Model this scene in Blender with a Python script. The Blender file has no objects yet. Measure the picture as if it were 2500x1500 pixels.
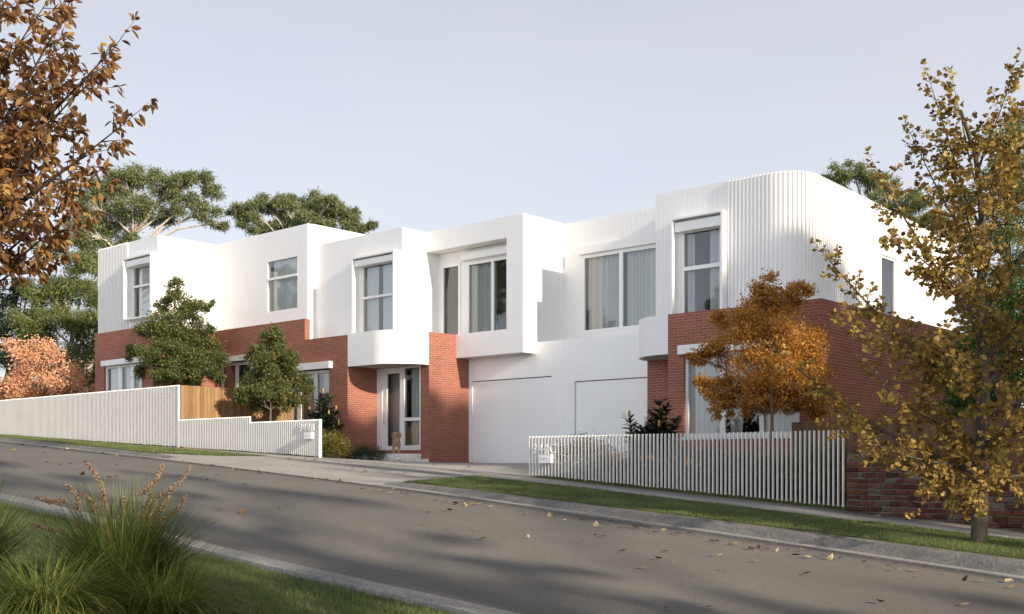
import bpy, math, random
import numpy as np
from mathutils import Vector, Matrix
R_ = math.radians
S = bpy.context.scene
COL = S.collection
rnd = random.Random(7)

# ------------------------------------------------------------------ camera
FPX, CXP, HYP = 2674.0, 1250.0, 1129.0
CA = R_(131.63); FX, FY = math.cos(CA), math.sin(CA); RX, RY = FY, -FX
cam = bpy.data.cameras.new('camera'); camo = bpy.data.objects.new('camera', cam); COL.objects.link(camo)
camo.location = (0, 0, 0); camo.rotation_euler = (R_(90), 0, CA - R_(90))
cam.sensor_width = 36; cam.lens = 36 * FPX / 2500; cam.shift_y = (HYP - 750) / 2500
cam.clip_end = 3000; cam.clip_start = 0.05
S.camera = camo

# ------------------------------------------------------------------ light
SUN_E, SUN_A = 18.5, 4.0          # elevation; azimuth from +X towards -Y
W = bpy.data.worlds.new('World'); S.world = W; W.use_nodes = True
nt = W.node_tree; nt.nodes.clear()
wo = nt.nodes.new('ShaderNodeOutputWorld'); bg = nt.nodes.new('ShaderNodeBackground')
sky = nt.nodes.new('ShaderNodeTexSky'); sky.sky_type = 'NISHITA'; sky.sun_disc = False
sky.sun_elevation = R_(SUN_E); sky.sun_rotation = R_(90 + SUN_A)
sky.air_density = 1.0; sky.dust_density = 1.2; sky.ozone_density = 1.5; sky.altitude = 50
# thin high cloud veiling the blue: pale layer mixed over the sky
geo = nt.nodes.new('ShaderNodeTexCoord'); mp = nt.nodes.new('ShaderNodeMapping'); mp.inputs['Scale'].default_value = (1.2, 1.2, 6.0)
mp.inputs['Rotation'].default_value = (0.25, 0.1, 0.4)
ns = nt.nodes.new('ShaderNodeTexNoise'); ns.inputs['Scale'].default_value = 2.2; ns.inputs['Detail'].default_value = 7
rmp = nt.nodes.new('ShaderNodeMapRange'); rmp.inputs['From Min'].default_value = 0.35; rmp.inputs['From Max'].default_value = 0.75
rmp.inputs['To Min'].default_value = 0.76; rmp.inputs['To Max'].default_value = 0.84
mixw = nt.nodes.new('ShaderNodeMix'); mixw.data_type = 'RGBA'; mixw.inputs['B'].default_value = (5.5, 5.58, 6.05, 1)
L = nt.links.new
L(geo.outputs['Generated'], mp.inputs['Vector']); L(mp.outputs[0], ns.inputs['Vector']); L(ns.outputs['Fac'], rmp.inputs['Value'])
L(rmp.outputs[0], mixw.inputs['Factor']); L(sky.outputs[0], mixw.inputs['A']); 
# added fill: sky brightened behind the camera to lift the shaded house fronts
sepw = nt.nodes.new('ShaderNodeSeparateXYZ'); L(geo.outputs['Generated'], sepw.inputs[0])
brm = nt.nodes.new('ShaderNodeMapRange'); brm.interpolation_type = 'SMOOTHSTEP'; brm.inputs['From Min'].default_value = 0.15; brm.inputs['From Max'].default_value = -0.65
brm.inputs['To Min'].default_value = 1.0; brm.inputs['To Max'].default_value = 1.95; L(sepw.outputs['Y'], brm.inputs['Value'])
vm = nt.nodes.new('ShaderNodeVectorMath'); vm.operation = 'SCALE'; L(mixw.outputs['Result'], vm.inputs[0]); 
zm = nt.nodes.new('ShaderNodeMapRange'); zm.interpolation_type = 'SMOOTHSTEP'; zm.inputs['From Min'].default_value = 0.40; zm.inputs['From Max'].default_value = 0.80
zm.inputs['To Min'].default_value = 1.0; zm.inputs['To Max'].default_value = 0.22; L(sepw.outputs['Z'], zm.inputs['Value'])  # overhead sky dimmed so sunlit ground stands out from shade
hz = nt.nodes.new('ShaderNodeMapRange'); hz.inputs['From Min'].default_value = 0.0; hz.inputs['From Max'].default_value = 0.40
hz.inputs['To Min'].default_value = 1.27; hz.inputs['To Max'].default_value = 0.98; L(sepw.outputs['Z'], hz.inputs['Value'])
hm = nt.nodes.new('ShaderNodeMath'); hm.operation = 'MULTIPLY'; L(hz.outputs[0], hm.inputs[0]); L(zm.outputs[0], hm.inputs[1])
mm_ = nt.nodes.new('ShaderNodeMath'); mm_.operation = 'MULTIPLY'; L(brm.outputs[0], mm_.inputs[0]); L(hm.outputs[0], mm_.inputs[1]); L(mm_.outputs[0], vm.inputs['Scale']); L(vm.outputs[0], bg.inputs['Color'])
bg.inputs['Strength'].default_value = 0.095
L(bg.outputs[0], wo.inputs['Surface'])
sl = bpy.data.lights.new('sun', 'SUN'); sl.energy = 4.7; sl.angle = R_(1.0); sl.color = (1.0, 0.85, 0.67)
so = bpy.data.objects.new('sun', sl); COL.objects.link(so)
sv = Vector((math.cos(R_(SUN_E)) * math.cos(R_(SUN_A)), -math.cos(R_(SUN_E)) * math.sin(R_(SUN_A)), math.sin(R_(SUN_E))))
so.rotation_euler = sv.to_track_quat('Z', 'Y').to_euler(); so.location = (20, 0, 20)
S.view_settings.view_transform = 'Standard'; S.view_settings.look = 'None'
S.view_settings.exposure = 0.58; S.view_settings.gamma = 1.0
S.cycles.max_bounces = 8; S.cycles.transparent_max_bounces = 16; S.cycles.diffuse_bounces = 4

# ------------------------------------------------------------------ helpers
def at(u, Y):                      # where the sight line of photo column u crosses the wall plane y = Y
    t = (u - CXP) / FPX; return (FX + t * RX) / (FY + t * RY) * Y
def pt(u, v, D):                   # point seen at photo pixel (u, v) at distance D along the view axis
    t = (u - CXP) / FPX; return Vector((D * (FX + t * RX), D * (FY + t * RY), (HYP - v) * D / FPX))

class MB:
    def __init__(s): s.v = []; s.f = []; s.uv = None
    def add(s, vs, fs):
        n = len(s.v); s.v += [tuple(p) for p in vs]; s.f += [tuple(i + n for i in f) for f in fs]
    def quad(s, a, b, c, d): s.add([a, b, c, d], [(0, 1, 2, 3)])
    def box(s, x0, x1, y0, y1, z0, z1):
        s.add([(x0,y0,z0),(x1,y0,z0),(x1,y1,z0),(x0,y1,z0),(x0,y0,z1),(x1,y0,z1),(x1,y1,z1),(x0,y1,z1)],
              [(0,3,2,1),(4,5,6,7),(0,1,5,4),(1,2,6,5),(2,3,7,6),(3,0,4,7)])
    def tube(s, pts, rad, n=6, cap=True):
        pts = [Vector(p) for p in pts]; base = len(s.v); m = len(pts)
        up = Vector((0.3, 0.2, 1)).normalized()
        for i, p in enumerate(pts):
            d = (pts[min(i+1, m-1)] - pts[max(i-1, 0)])
            if d.length < 1e-9: d = Vector((0, 0, 1))
            d.normalize(); a = d.cross(up)
            if a.length < 0.05: a = d.cross(Vector((1, 0, 0)))
            a.normalize(); b = d.cross(a)
            r = rad[i] if isinstance(rad, (list, tuple)) else rad
            for k in range(n):
                t = 2 * math.pi * k / n; s.v.append(tuple(p + a * (r * math.cos(t)) + b * (r * math.sin(t))))
        for i in range(m - 1):
            for k in range(n):
                k2 = (k + 1) % n; s.f.append((base+i*n+k, base+i*n+k2, base+(i+1)*n+k2, base+(i+1)*n+k))
        if cap:
            s.f.append(tuple(base + k for k in range(n))[::-1]); s.f.append(tuple(base + (m-1)*n + k for k in range(n)))
    def build(s, name, mat, parent=None, smooth=False, origin=None):
        me = bpy.data.meshes.new(name); 
        o3 = Vector(origin) if origin is not None else Vector((0, 0, 0))
        if origin is not None: s.v = [(p[0]-o3.x, p[1]-o3.y, p[2]-o3.z) for p in s.v]
        me.from_pydata(s.v, [], s.f); me.update()
        if smooth: me.polygons.foreach_set('use_smooth', [True] * len(me.polygons))
        if mat: me.materials.append(mat)
        o = bpy.data.objects.new(name, me); COL.objects.link(o)
        if parent is not None: put(o, parent, o3)
        elif origin is not None: o.location = o3
        return o
def put(o, parent, wloc=None):
    o.parent = parent
    base = Vector((0, 0, 0)); p = parent
    while p is not None: base += Vector(p.location); p = p.parent
    o.location = (Vector(wloc) if wloc is not None else Vector((0, 0, 0))) - base
def tag(o, label=None, cat=None, group=None, kind=None):
    if label: o['label'] = label
    if cat: o['category'] = cat
    if group: o['group'] = group
    if kind: o['kind'] = kind
    return o
def thing(name, label, cat, loc, group=None):
    o = bpy.data.objects.new(name, None); COL.objects.link(o); o.location = loc; o.empty_display_size = 0.3
    return tag(o, label, cat, group)

# ------------------------------------------------------------------ materials
def mat(name, col=(.8,.8,.8), rough=.6, spec=.3):
    m = bpy.data.materials.new(name); m.use_nodes = True; n = m.node_tree.nodes; b = n['Principled BSDF']
    b.inputs['Base Color'].default_value = (*col, 1); b.inputs['Roughness'].default_value = rough
    b.inputs['Specular IOR Level'].default_value = spec
    return m
def N(m, typ, **kw):
    n = m.node_tree.nodes.new(typ)
    for k, v in kw.items():
        if k in n.inputs: n.inputs[k].default_value = v
        else: setattr(n, k, v)
    return n
def LK(m, a, b): m.node_tree.links.new(a, b)
def P(m): return m.node_tree.nodes['Principled BSDF']
def ramp(m, src, stops, interp='LINEAR'):
    r = N(m, 'ShaderNodeValToRGB'); cr = r.color_ramp; cr.interpolation = interp
    while len(cr.elements) < len(stops): cr.elements.new(0.5)
    for e, (p, c) in zip(cr.elements, stops): e.position = p; e.color = (*c, 1)
    LK(m, src, r.inputs[0]); return r.outputs[0]
def noise(m, scale, detail=4, vec=None, rough=.5):
    n = N(m, 'ShaderNodeTexNoise'); n.inputs['Scale'].default_value = scale; n.inputs['Detail'].default_value = detail
    n.inputs['Roughness'].default_value = rough
    if vec is not None: LK(m, vec, n.inputs['Vector'])
    return n.outputs['Fac']
def pos(m): return N(m, 'ShaderNodeNewGeometry').outputs['Position']
def bump(m, h, strength, dist=0.01):
    b = N(m, 'ShaderNodeBump'); b.inputs['Strength'].default_value = strength; b.inputs['Distance'].default_value = dist
    LK(m, h, b.inputs['Height']); LK(m, b.outputs[0], P(m).inputs['Normal'])
def noisy(name, stops, scale, rough=.7, spec=.3, detail=5, bs=0, bscale=None, bd=.01, scale2=None):
    m = mat(name, rough=rough, spec=spec); p = pos(m); f = noise(m, scale, detail, p)
    if scale2:
        g = noise(m, scale2, 3, p); mm = N(m, 'ShaderNodeMath', operation='MULTIPLY_ADD'); LK(m, g, mm.inputs[0]); mm.inputs[1].default_value = .5
        m2 = N(m, 'ShaderNodeMath', operation='MULTIPLY'); LK(m, f, m2.inputs[0]); m2.inputs[1].default_value = .5; LK(m, m2.outputs[0], mm.inputs[2]); f = mm.outputs[0]
    LK(m, ramp(m, f, stops), P(m).inputs['Base Color'])
    if bs: bump(m, noise(m, bscale or scale, 6, p), bs, bd)
    return m

M = {}
M['white'] = noisy('white_render', [(.3, (.78,.778,.77)), (.7, (.83,.828,.818))], .6, rough=.65, scale2=6, bs=.08, bscale=60, bd=.004)
M['clad'] = noisy('white_cladding', [(.3, (.78,.78,.77)), (.7, (.82,.82,.81))], .8, rough=.5)
M['trim'] = noisy('white_trim', [(.3, (.77,.775,.76)), (.7, (.81,.815,.80))], 2, rough=.4)
M['fence'] = noisy('fence_paint', [(.3, (.76,.76,.74)), (.7, (.81,.81,.79))], 3, rough=.42)
M['garage'] = noisy('garage_cladding', [(.3, (.84,.85,.835)), (.7, (.87,.88,.865))], .8, rough=.5)

def brick_mat(name, c1, c2, mort, warm):
    m = mat(name, rough=.85, spec=.2); p = pos(m)
    sp = N(m, 'ShaderNodeSeparateXYZ'); LK(m, p, sp.inputs[0])
    ad = N(m, 'ShaderNodeMath', operation='ADD'); LK(m, sp.outputs['X'], ad.inputs[0]); LK(m, sp.outputs['Y'], ad.inputs[1])
    cb = N(m, 'ShaderNodeCombineXYZ'); LK(m, ad.outputs[0], cb.inputs[0]); LK(m, sp.outputs['Z'], cb.inputs[1])
    b = N(m, 'ShaderNodeTexBrick'); LK(m, cb.outputs[0], b.inputs['Vector'])
    b.inputs['Scale'].default_value = 1; b.inputs['Brick Width'].default_value = .24; b.inputs['Row Height'].default_value = .071
    b.inputs['Mortar Size'].default_value = .0055; b.inputs['Mortar Smooth'].default_value = .2; b.inputs['Bias'].default_value = -.1
    b.inputs['Color1'].default_value = (*c1, 1); b.inputs['Color2'].default_value = (*c2, 1); b.inputs['Mortar'].default_value = (*mort, 1)
    mx = N(m, 'ShaderNodeMix', data_type='RGBA', blend_type='MULTIPLY'); mx.inputs['Factor'].default_value = 1
    LK(m, b.outputs['Color'], mx.inputs['A'])
    LK(m, ramp(m, noise(m, 1.1, 4, p), [(.3, (.86,.84,.86)), (.7, warm)]), mx.inputs['B'])
    m2 = N(m, 'ShaderNodeMix', data_type='RGBA', blend_type='MULTIPLY'); m2.inputs['Factor'].default_value = .5
    LK(m, mx.outputs['Result'], m2.inputs['A']); LK(m, ramp(m, noise(m, 38, 3, p), [(.3, (.7,.7,.7)), (.7, (1.25,1.2,1.2))]), m2.inputs['B'])
    LK(m, m2.outputs['Result'], P(m).inputs['Base Color'])
    inv = N(m, 'ShaderNodeMath', operation='SUBTRACT'); inv.inputs[0].default_value = 1; LK(m, b.outputs['Fac'], inv.inputs[1])
    bump(m, inv.outputs[0], .6, .006)
    return m
M['brick'] = brick_mat('red_brick', (.335,.122,.082), (.25,.096,.068), (.40,.32,.25), (1.06,1.0,.96))
M['oldbrick'] = mat('old_brick', rough=.9, spec=.15)
_p = pos(M['oldbrick']); _o = N(M['oldbrick'], 'ShaderNodeAttribute'); _o.attribute_name = 'tint'
_r = ramp(M['oldbrick'], _o.outputs['Fac'], [(0, (.06,.028,.022)), (.5, (.115,.046,.032)), (.8, (.165,.066,.045)), (.93, (.12,.09,.07)), (1, (.20,.17,.14))])
_m = N(M['oldbrick'], 'ShaderNodeMix', data_type='RGBA', blend_type='MULTIPLY'); _m.inputs['Factor'].default_value = .8
LK(M['oldbrick'], _r, _m.inputs['A']); LK(M['oldbrick'], ramp(M['oldbrick'], noise(M['oldbrick'], 14, 6, _p, .7), [(.3, (.5,.5,.5)), (.7, (1.3,1.25,1.2))]), _m.inputs['B'])
LK(M['oldbrick'], _m.outputs['Result'], P(M['oldbrick']).inputs['Base Color']); bump(M['oldbrick'], noise(M['oldbrick'], 30, 6, _p), .8, .01)
M['mortar'] = noisy('old_mortar', [(.3, (.12,.10,.085)), (.7, (.21,.185,.16))], 9, rough=.95, bs=.8, bscale=35, bd=.02)
def timber(name, a, b):
    m = mat(name, rough=.6, spec=.3); p = pos(m); mpg = N(m, 'ShaderNodeMapping'); mpg.inputs['Scale'].default_value = (9, 9, .8)
    LK(m, p, mpg.inputs['Vector']); f = noise(m, 2.2, 6, mpg.outputs[0], .6)
    t = N(m, 'ShaderNodeAttribute'); t.attribute_name = 'tint'
    ad = N(m, 'ShaderNodeMath', operation='MULTIPLY_ADD'); LK(m, t.outputs['Fac'], ad.inputs[0]); ad.inputs[1].default_value = .35; LK(m, f, ad.inputs[2])
    LK(m, ramp(m, ad.outputs[0], [(.35, a), (.95, b)]), P(m).inputs['Base Color']); return m
M['timber'] = timber('timber', (.15,.082,.036), (.31,.195,.095))
M['timber_dark'] = timber('timber_weathered', (.07,.035,.018), (.17,.085,.038))
def rough_ground(name, stops, s1, s2, rough, bs, bsc, spec=.25, spk=None):
    m = mat(name, rough=rough, spec=spec); p = pos(m)
    c = ramp(m, noise(m, s1, 5, p, .6), stops)
    mx = N(m, 'ShaderNodeMix', data_type='RGBA', blend_type='MULTIPLY'); mx.inputs['Factor'].default_value = .9
    LK(m, c, mx.inputs['A']); LK(m, ramp(m, noise(m, s2, 3, p, .8), [(.28, (.62,.62,.62)), (.5, (1,1,1)), (.74, (1.5,1.47,1.42))]), mx.inputs['B'])
    out = mx.outputs['Result']
    if spk:
        vn = N(m, 'ShaderNodeTexVoronoi'); vn.inputs['Scale'].default_value = spk[0]; LK(m, p, vn.inputs['Vector'])
        cr = ramp(m, vn.outputs['Color'], [(.90, (0,0,0)), (.93, (1,1,1))])
        m3 = N(m, 'ShaderNodeMix', data_type='RGBA'); LK(m, cr, m3.inputs['Factor']); LK(m, out, m3.inputs['A']); m3.inputs['B'].default_value = (*spk[1], 1); out = m3.outputs['Result']
    LK(m, out, P(m).inputs['Base Color']); bump(m, noise(m, bsc, 4, p), bs, .01); return m
M['asphalt'] = rough_ground('asphalt', [(.3, (.145,.141,.132)), (.7, (.185,.178,.164))], .5, 45, .8, .5, 70, spk=(42, (.22,.21,.19)))
M['concrete'] = rough_ground('concrete', [(.3, (.30,.295,.275)), (.7, (.37,.36,.34))], .7, 25, .85, .25, 60)
M['kerb'] = rough_ground('kerb_concrete', [(.3, (.115,.115,.112)), (.7, (.19,.187,.18))], 1.5, 22, .9, .7, 30)
M['channel'] = rough_ground('channel_concrete', [(.3, (.24,.24,.235)), (.7, (.33,.33,.32))], 1.2, 22, .9, .5, 35)
M['step'] = rough_ground('step_concrete', [(.3, (.70,.69,.66)), (.7, (.78,.77,.74))], .9, 25, .75, .15, 50)
M['soil'] = rough_ground('soil', [(.3, (.030,.024,.016)), (.7, (.06,.045,.03))], 2, 12, 1, .8, 20)
M['turf'] = rough_ground('turf_base', [(.3, (.05,.06,.025)), (.7, (.085,.10,.04))], 2, 30, 1, .8, 40)
M['curtain'] = mat('curtain', (.72,.73,.71), .9, .1)
M['sheer'] = mat('sheer_curtain', (.88,.89,.87), .9, .1)
M['room'] = mat('room_plaster', (.55,.56,.54), .9, .1)
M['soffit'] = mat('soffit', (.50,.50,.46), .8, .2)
M['hardware'] = mat('door_handle_metal', (.35,.34,.32), .3, .5)
g = bpy.data.materials.new('window_glass'); g.use_nodes = True; M['glass'] = g
gn = g.node_tree; gn.nodes.clear(); go = gn.nodes.new('ShaderNodeOutputMaterial'); gt = gn.nodes.new('ShaderNodeBsdfTransparent')
gg = gn.nodes.new('ShaderNodeBsdfGlossy'); gm = gn.nodes.new('ShaderNodeMixShader'); gf = gn.nodes.new('ShaderNodeFresnel'); gf.inputs[0].default_value = 1.5
gt.inputs[0].default_value = (.78,.80,.79,1); gg.inputs['Roughness'].default_value = .015; gg.inputs[0].default_value = (.95,.97,1,1)
gma = gn.nodes.new('ShaderNodeMath'); gma.operation = 'MULTIPLY_ADD'; gma.inputs[1].default_value = 1.2; gma.inputs[2].default_value = .03; gma.use_clamp = True
gn.links.new(gf.outputs[0], gma.inputs[0]); gn.links.new(gma.outputs[0], gm.inputs[0]); gn.links.new(gt.outputs[0], gm.inputs[1]); gn.links.new(gg.outputs[0], gm.inputs[2]); gn.links.new(gm.outputs[0], go.inputs[0])

def leafmat(name, stops, trans=.35, rough=.5, tcol=1.15, spec=.3):
    m = bpy.data.materials.new(name); m.use_nodes = True; b = P(m); b.inputs['Roughness'].default_value = rough; b.inputs['Specular IOR Level'].default_value = spec
    a = N(m, 'ShaderNodeAttribute'); a.attribute_name = 'tint'; c = ramp(m, a.outputs['Fac'], stops); LK(m, c, b.inputs['Base Color'])
    t = N(m, 'ShaderNodeBsdfTranslucent'); LK(m, c, t.inputs['Color'])
    mx = N(m, 'ShaderNodeMixShader'); mx.inputs[0].default_value = trans
    out = [n for n in m.node_tree.nodes if n.type == 'OUTPUT_MATERIAL'][0]
    LK(m, b.outputs[0], mx.inputs[1]); LK(m, t.outputs[0], mx.inputs[2]); LK(m, mx.outputs[0], out.inputs[0]); return m
M['lf_gum'] = leafmat('gum_leaves', [(0, (.10,.13,.05)), (.5, (.21,.25,.11)), (1, (.36,.38,.21))], .42)
M['lf_dark'] = leafmat('dark_leaves', [(0, (.02,.035,.016)), (.6, (.04,.065,.03)), (1, (.08,.11,.05))], .25)
M['lf_wattle'] = leafmat('wattle_leaves', [(0, (.08,.11,.03)), (.5, (.17,.21,.065)), (1, (.32,.34,.13))], .4)
M['lf_maple'] = leafmat('maple_leaves', [(0, (.045,.065,.022)), (.55, (.12,.15,.05)), (.90, (.24,.26,.09)), (.95, (.36,.13,.05)), (1, (.42,.06,.04))], .4)
M['lf_gold'] = leafmat('golden_leaves', [(0, (.24,.08,.015)), (.35, (.44,.19,.04)), (.75, (.58,.33,.07)), (.93, (.55,.38,.10)), (1, (.48,.09,.03))], .4)
M['lf_ginkgo'] = leafmat('ginkgo_leaves', [(0, (.10,.05,.02)), (.3, (.22,.15,.04)), (.7, (.38,.27,.065)), (.93, (.52,.37,.10)), (1, (.42,.12,.05))], .35)
M['lf_rust'] = leafmat('rust_leaves', [(0, (.12,.055,.028)), (.4, (.25,.125,.05)), (.75, (.42,.24,.09)), (.92, (.52,.38,.14)), (1, (.18,.22,.06))], .4)
M['lf_red'] = leafmat('pink_leaves', [(0, (.62,.40,.22)), (.5, (.72,.47,.28)), (.8, (.70,.32,.20)), (1, (.62,.14,.14))], .3)
M['lf_banksia'] = leafmat('banksia_leaves', [(0, (.014,.03,.014)), (.7, (.03,.055,.025)), (1, (.08,.12,.05))], .15, rough=.35)
M['lf_yellow'] = leafmat('yellow_shrub_leaves', [(0, (.045,.055,.012)), (.5, (.13,.125,.025)), (1, (.32,.28,.05))], .3)
M['lf_bamboo'] = leafmat('bamboo_leaves', [(0, (.03,.07,.015)), (.6, (.10,.18,.035)), (1, (.26,.36,.09))], .4)
M['grass'] = leafmat('grass_blades', [(0, (.08,.115,.045)), (.6, (.19,.24,.085)), (1, (.38,.42,.18))], .4)
M['tuft'] = leafmat('tuft_blades', [(0, (.045,.075,.02)), (.5, (.135,.18,.045)), (.9, (.31,.34,.09)), (1, (.36,.26,.10))], .42)
M['flower'] = leafmat('flower_cream', [(0, (.10,.05,.035)), (.5, (.24,.15,.10)), (1, (.44,.36,.25))], .1)
M['stem'] = mat('flower_stem', (.16,.07,.05), .7)
M['cone'] = mat('banksia_cone', (.36,.24,.07), .8)
M['orange'] = mat('orange_flower', (.60,.28,.04), .7)
def bark(name, a, b, sc=(14, 14, 3)):
    m = mat(name, rough=.9, spec=.15); p = pos(m); mpg = N(m, 'ShaderNodeMapping'); mpg.inputs['Scale'].default_value = sc
    LK(m, p, mpg.inputs['Vector']); f = noise(m, 1.5, 6, mpg.outputs[0], .65); LK(m, ramp(m, f, [(.3, a), (.7, b)]), P(m).inputs['Base Color']); bump(m, f, .7, .03); return m
M['bark_grey'] = bark('bark_grey', (.10,.085,.07), (.23,.20,.165))
M['bark_ginkgo'] = bark('bark_ginkgo', (.055,.045,.036), (.13,.11,.088))
M['bark_dark'] = bark('bark_dark', (.028,.022,.018), (.07,.055,.045))
M['bark_gum'] = bark('bark_gum', (.33,.28,.22), (.60,.54,.45), (5, 5, 2))
M['bark_brown'] = bark('bark_brown', (.09,.05,.03), (.17,.10,.06))
M['fallen'] = leafmat('fallen_leaf', [(0, (.05,.03,.02)), (.3, (.13,.08,.04)), (.7, (.32,.24,.13)), (1, (.52,.44,.28))], .15)
M['fur'] = noisy('dog_fur', [(.35, (.33,.18,.10)), (.65, (.58,.38,.24))], 40, rough=.95, spec=.1, bs=1, bscale=55, bd=.02)
M['fur_pale'] = noisy('pale_fur', [(.3, (.40,.27,.18)), (.7, (.54,.40,.29))], 30, rough=.95, spec=.1, bs=1, bscale=55, bd=.02)
M['black'] = mat('black_nose', (.012,.010,.010), .35, .5)

# ------------------------------------------------------------------ ground heights
def prof(a):
    xs = [p[0] for p in a]; zs = [p[1] for p in a]
    xx = np.arange(xs[0], xs[-1], .5); zz = np.interp(xx, xs, zs); k = np.ones(9) / 9
    zp = np.pad(zz, 4, mode='edge'); zz2 = np.convolve(zp, k, 'valid'); zz2[:6] = zz[:6]; zz2[-6:] = zz[-6:]
    return lambda x: float(np.interp(x, xx, zz2))
z_fence = prof([(-120, 4.4), (-60, 1.85), (-42.9, 1.047), (-30.45, .464), (-23.3, .132), (-15.9, -.325), (-8.53, -.849), (-5.5, -1.105), (6, -2.0), (60, -5.2)])
z_path = prof([(-120, 4.5), (-60, 1.95), (-38.4, .93), (-23.3, .16), (-14.24, -.412), (-8.92, -.84), (-5.0, -1.137), (6, -2.05), (60, -5.3)])
z_kerb = prof([(-120, 4.6), (-60, 2.15), (-34.8, .804), (-25.5, .223), (-16.07, -.395), (-7.97, -.984), (-4.47, -1.256), (6, -2.1), (60, -5.4)])
z_gut = prof([(-120, 4.4), (-60, 1.95), (-33.4, .606), (-25.5, .115), (-23.7, .02), (-15.43, -.55), (-7.65, -1.184), (-4.29, -1.485), (6, -2.3), (60, -5.6)])
z_near = prof([(-120, 4.0), (-60, 1.9), (-25, .10), (-17.17, -.462), (-13.96, -.72), (-11.93, -.926), (-9.91, -1.11), (-6.41, -1.358), (6, -2.3), (60, -5.7)])
z_lot = prof([(-120, 3.5), (-60, 1.7), (-40, 1.0), (-31, .45), (-28, .12), (-25.2, -.03), (-16, -.06), (-13, -.35), (-8, -.7), (0, -1.5), (60, -5)])
YF, YP, YK, YG, YN = 18.5, 16.8, 15.0, 14.4, 7.4
def sm(a, b, x): t = min(1, max(0, (x - a) / (b - a))); return t * t * (3 - 2 * t)
def kerbh(x): return 1 - sm(-25.4, -23.9, x) if x < -20 else sm(-16.9, -15.9, x)      # 0 at the driveway crossing
def gz(x, y):
    if y >= 22.5: return z_lot(x)
    if y >= YF: t = (y - YF) / (22.5 - YF); return z_fence(x) * (1 - t) + z_lot(x) * t
    if y >= YP: t = (y - YP) / (YF - YP); return z_path(x) * (1 - t) + z_fence(x) * t
    k = kerbh(x); zk = z_kerb(x) * k + (z_gut(x) + .035) * (1 - k)
    if y >= YK: t = (y - YK) / (YP - YK); return zk * (1 - t) + z_path(x) * t
    if y >= YG: return z_gut(x)
    if y >= YN: t = (y - YN) / (YG - YN); return (z_near(x) - .10) * (1 - t) + z_gut(x) * t - .0 + .05 * math.sin(math.pi * t)
    return z_near(x) - .085 + (.02 * (YN - y) if y > -10 else .35)
def sheet(name, xs, rows, m, dz=0, xlim=None, skirt=True):
    """rows: list of y (height from gz) or (y, zfunc); xlim(y)->(x0,x1) clamps"""
    b = MB(); n = len(xs)
    if skirt:      # turned-down edges so that no gap opens under a sheet
        def low(r): y, zf = (r, None) if not isinstance(r, tuple) else r; return (y, (lambda x, y=y, zf=zf: (zf(x) if zf else gz(x, y)) - .35))
        rows = [low(rows[0])] + list(rows) + [low(rows[-1])]
    for r in rows:
        y, zf = (r, None) if not isinstance(r, tuple) else r
        for x in xs:
            if xlim: a, c = xlim(y); xx = a + (c - a) * (x - xs[0]) / (xs[-1] - xs[0])
            else: xx = x
            b.v.append((xx, y, (zf(xx) if zf else gz(xx, y)) + dz))
    for j in range(len(rows) - 1):
        for i in range(n - 1): b.f.append((j*n+i, j*n+i+1, (j+1)*n+i+1, (j+1)*n+i))
    return b
def rng(a, b, s): n = max(2, int((b - a) / s) + 1); return [a + (b - a) * i / (n - 1) for i in range(n)]
XS = rng(-110, 55, .5)
# road
b = sheet('road', XS, [(YN, lambda x: z_near(x) - .10)] + rng(YN + .2, YG - .4, .6) + [(YG, lambda x: z_gut(x))], M['asphalt'])
tag(b.build('road', M['asphalt'], smooth=True), kind='structure')
# kerb and channel, far side
def kerbrows():
    k = kerbh
    zt = lambda x: z_kerb(x) * k(x) + (z_gut(x) + .035) * (1 - k(x))
    f = lambda a: (lambda x: (z_gut(x) + .03) * (1 - a) + zt(x) * a)
    return [(YG - .002, lambda x: z_gut(x) - .05), (YG, lambda x: z_gut(x) + .028), (YG + .012, lambda x: z_gut(x) + .036), (YG + .28, lambda x: z_gut(x) + .03), (YG + .31, f(.35)), (YG + .335, f(.72)),
            (YG + .36, f(.92)), (YG + .40, zt), (YK - .02, zt), (YK, lambda x: zt(x) - .01), (YK + .25, lambda x: zt(x) - .05)]
ko = tag(sheet('kerb', XS, kerbrows(), None).build('kerb', M['kerb'], smooth=False), kind='structure')
ko.data.materials.append(M['concrete'])
for p_ in ko.data.polygons:
    if -24.6 < p_.center.x < -16.3 and p_.center.y > YG: p_.material_index = 1
    elif YG + .01 < p_.center.y < YG + .27: p_.material_index = 2
ko.data.materials.append(M['channel'])
# near kerb
b = sheet('near_kerb', XS, [(YN - .002, lambda x: z_near(x) - .2), (YN, lambda x: z_near(x) - .01), (YN - .02, z_near), (YN - .28, lambda x: z_near(x)), (YN - .30, lambda x: z_near(x) - .012), (YN - .302, lambda x: z_near(x) - .2)], None)
tag(b.build('near_kerb', M['channel']), kind='structure')
# footpath and driveway apron (concrete)
b = sheet('footpath', XS, [(YP, z_path), (YF + .02, z_fence)], None, .0)
tag(b.build('footpath', M['concrete'], smooth=True), kind='structure')
def apron_lim(y):
    t = (y - YK) / (YP - YK); return (-25.55 + t * 2.25, -16.2 + t * .35)
b = sheet('driveway', rng(0, 1, .02), [YK + .001, 15.5, 16, 16.4, YP], None, .006, apron_lim)
n0 = len(b.v)
b2 = sheet('d', rng(0, 1, .04), [YF + .012, 19.5, 21, 22.5, 24, 26.0], None, .003, lambda y: (-23.3 - (y - 18.5) * .36, -15.9 - (y - 18.5) * .12))
b.add(b2.v, b2.f)
tag(b.build('driveway', M['concrete'], smooth=True), kind='structure')
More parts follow.
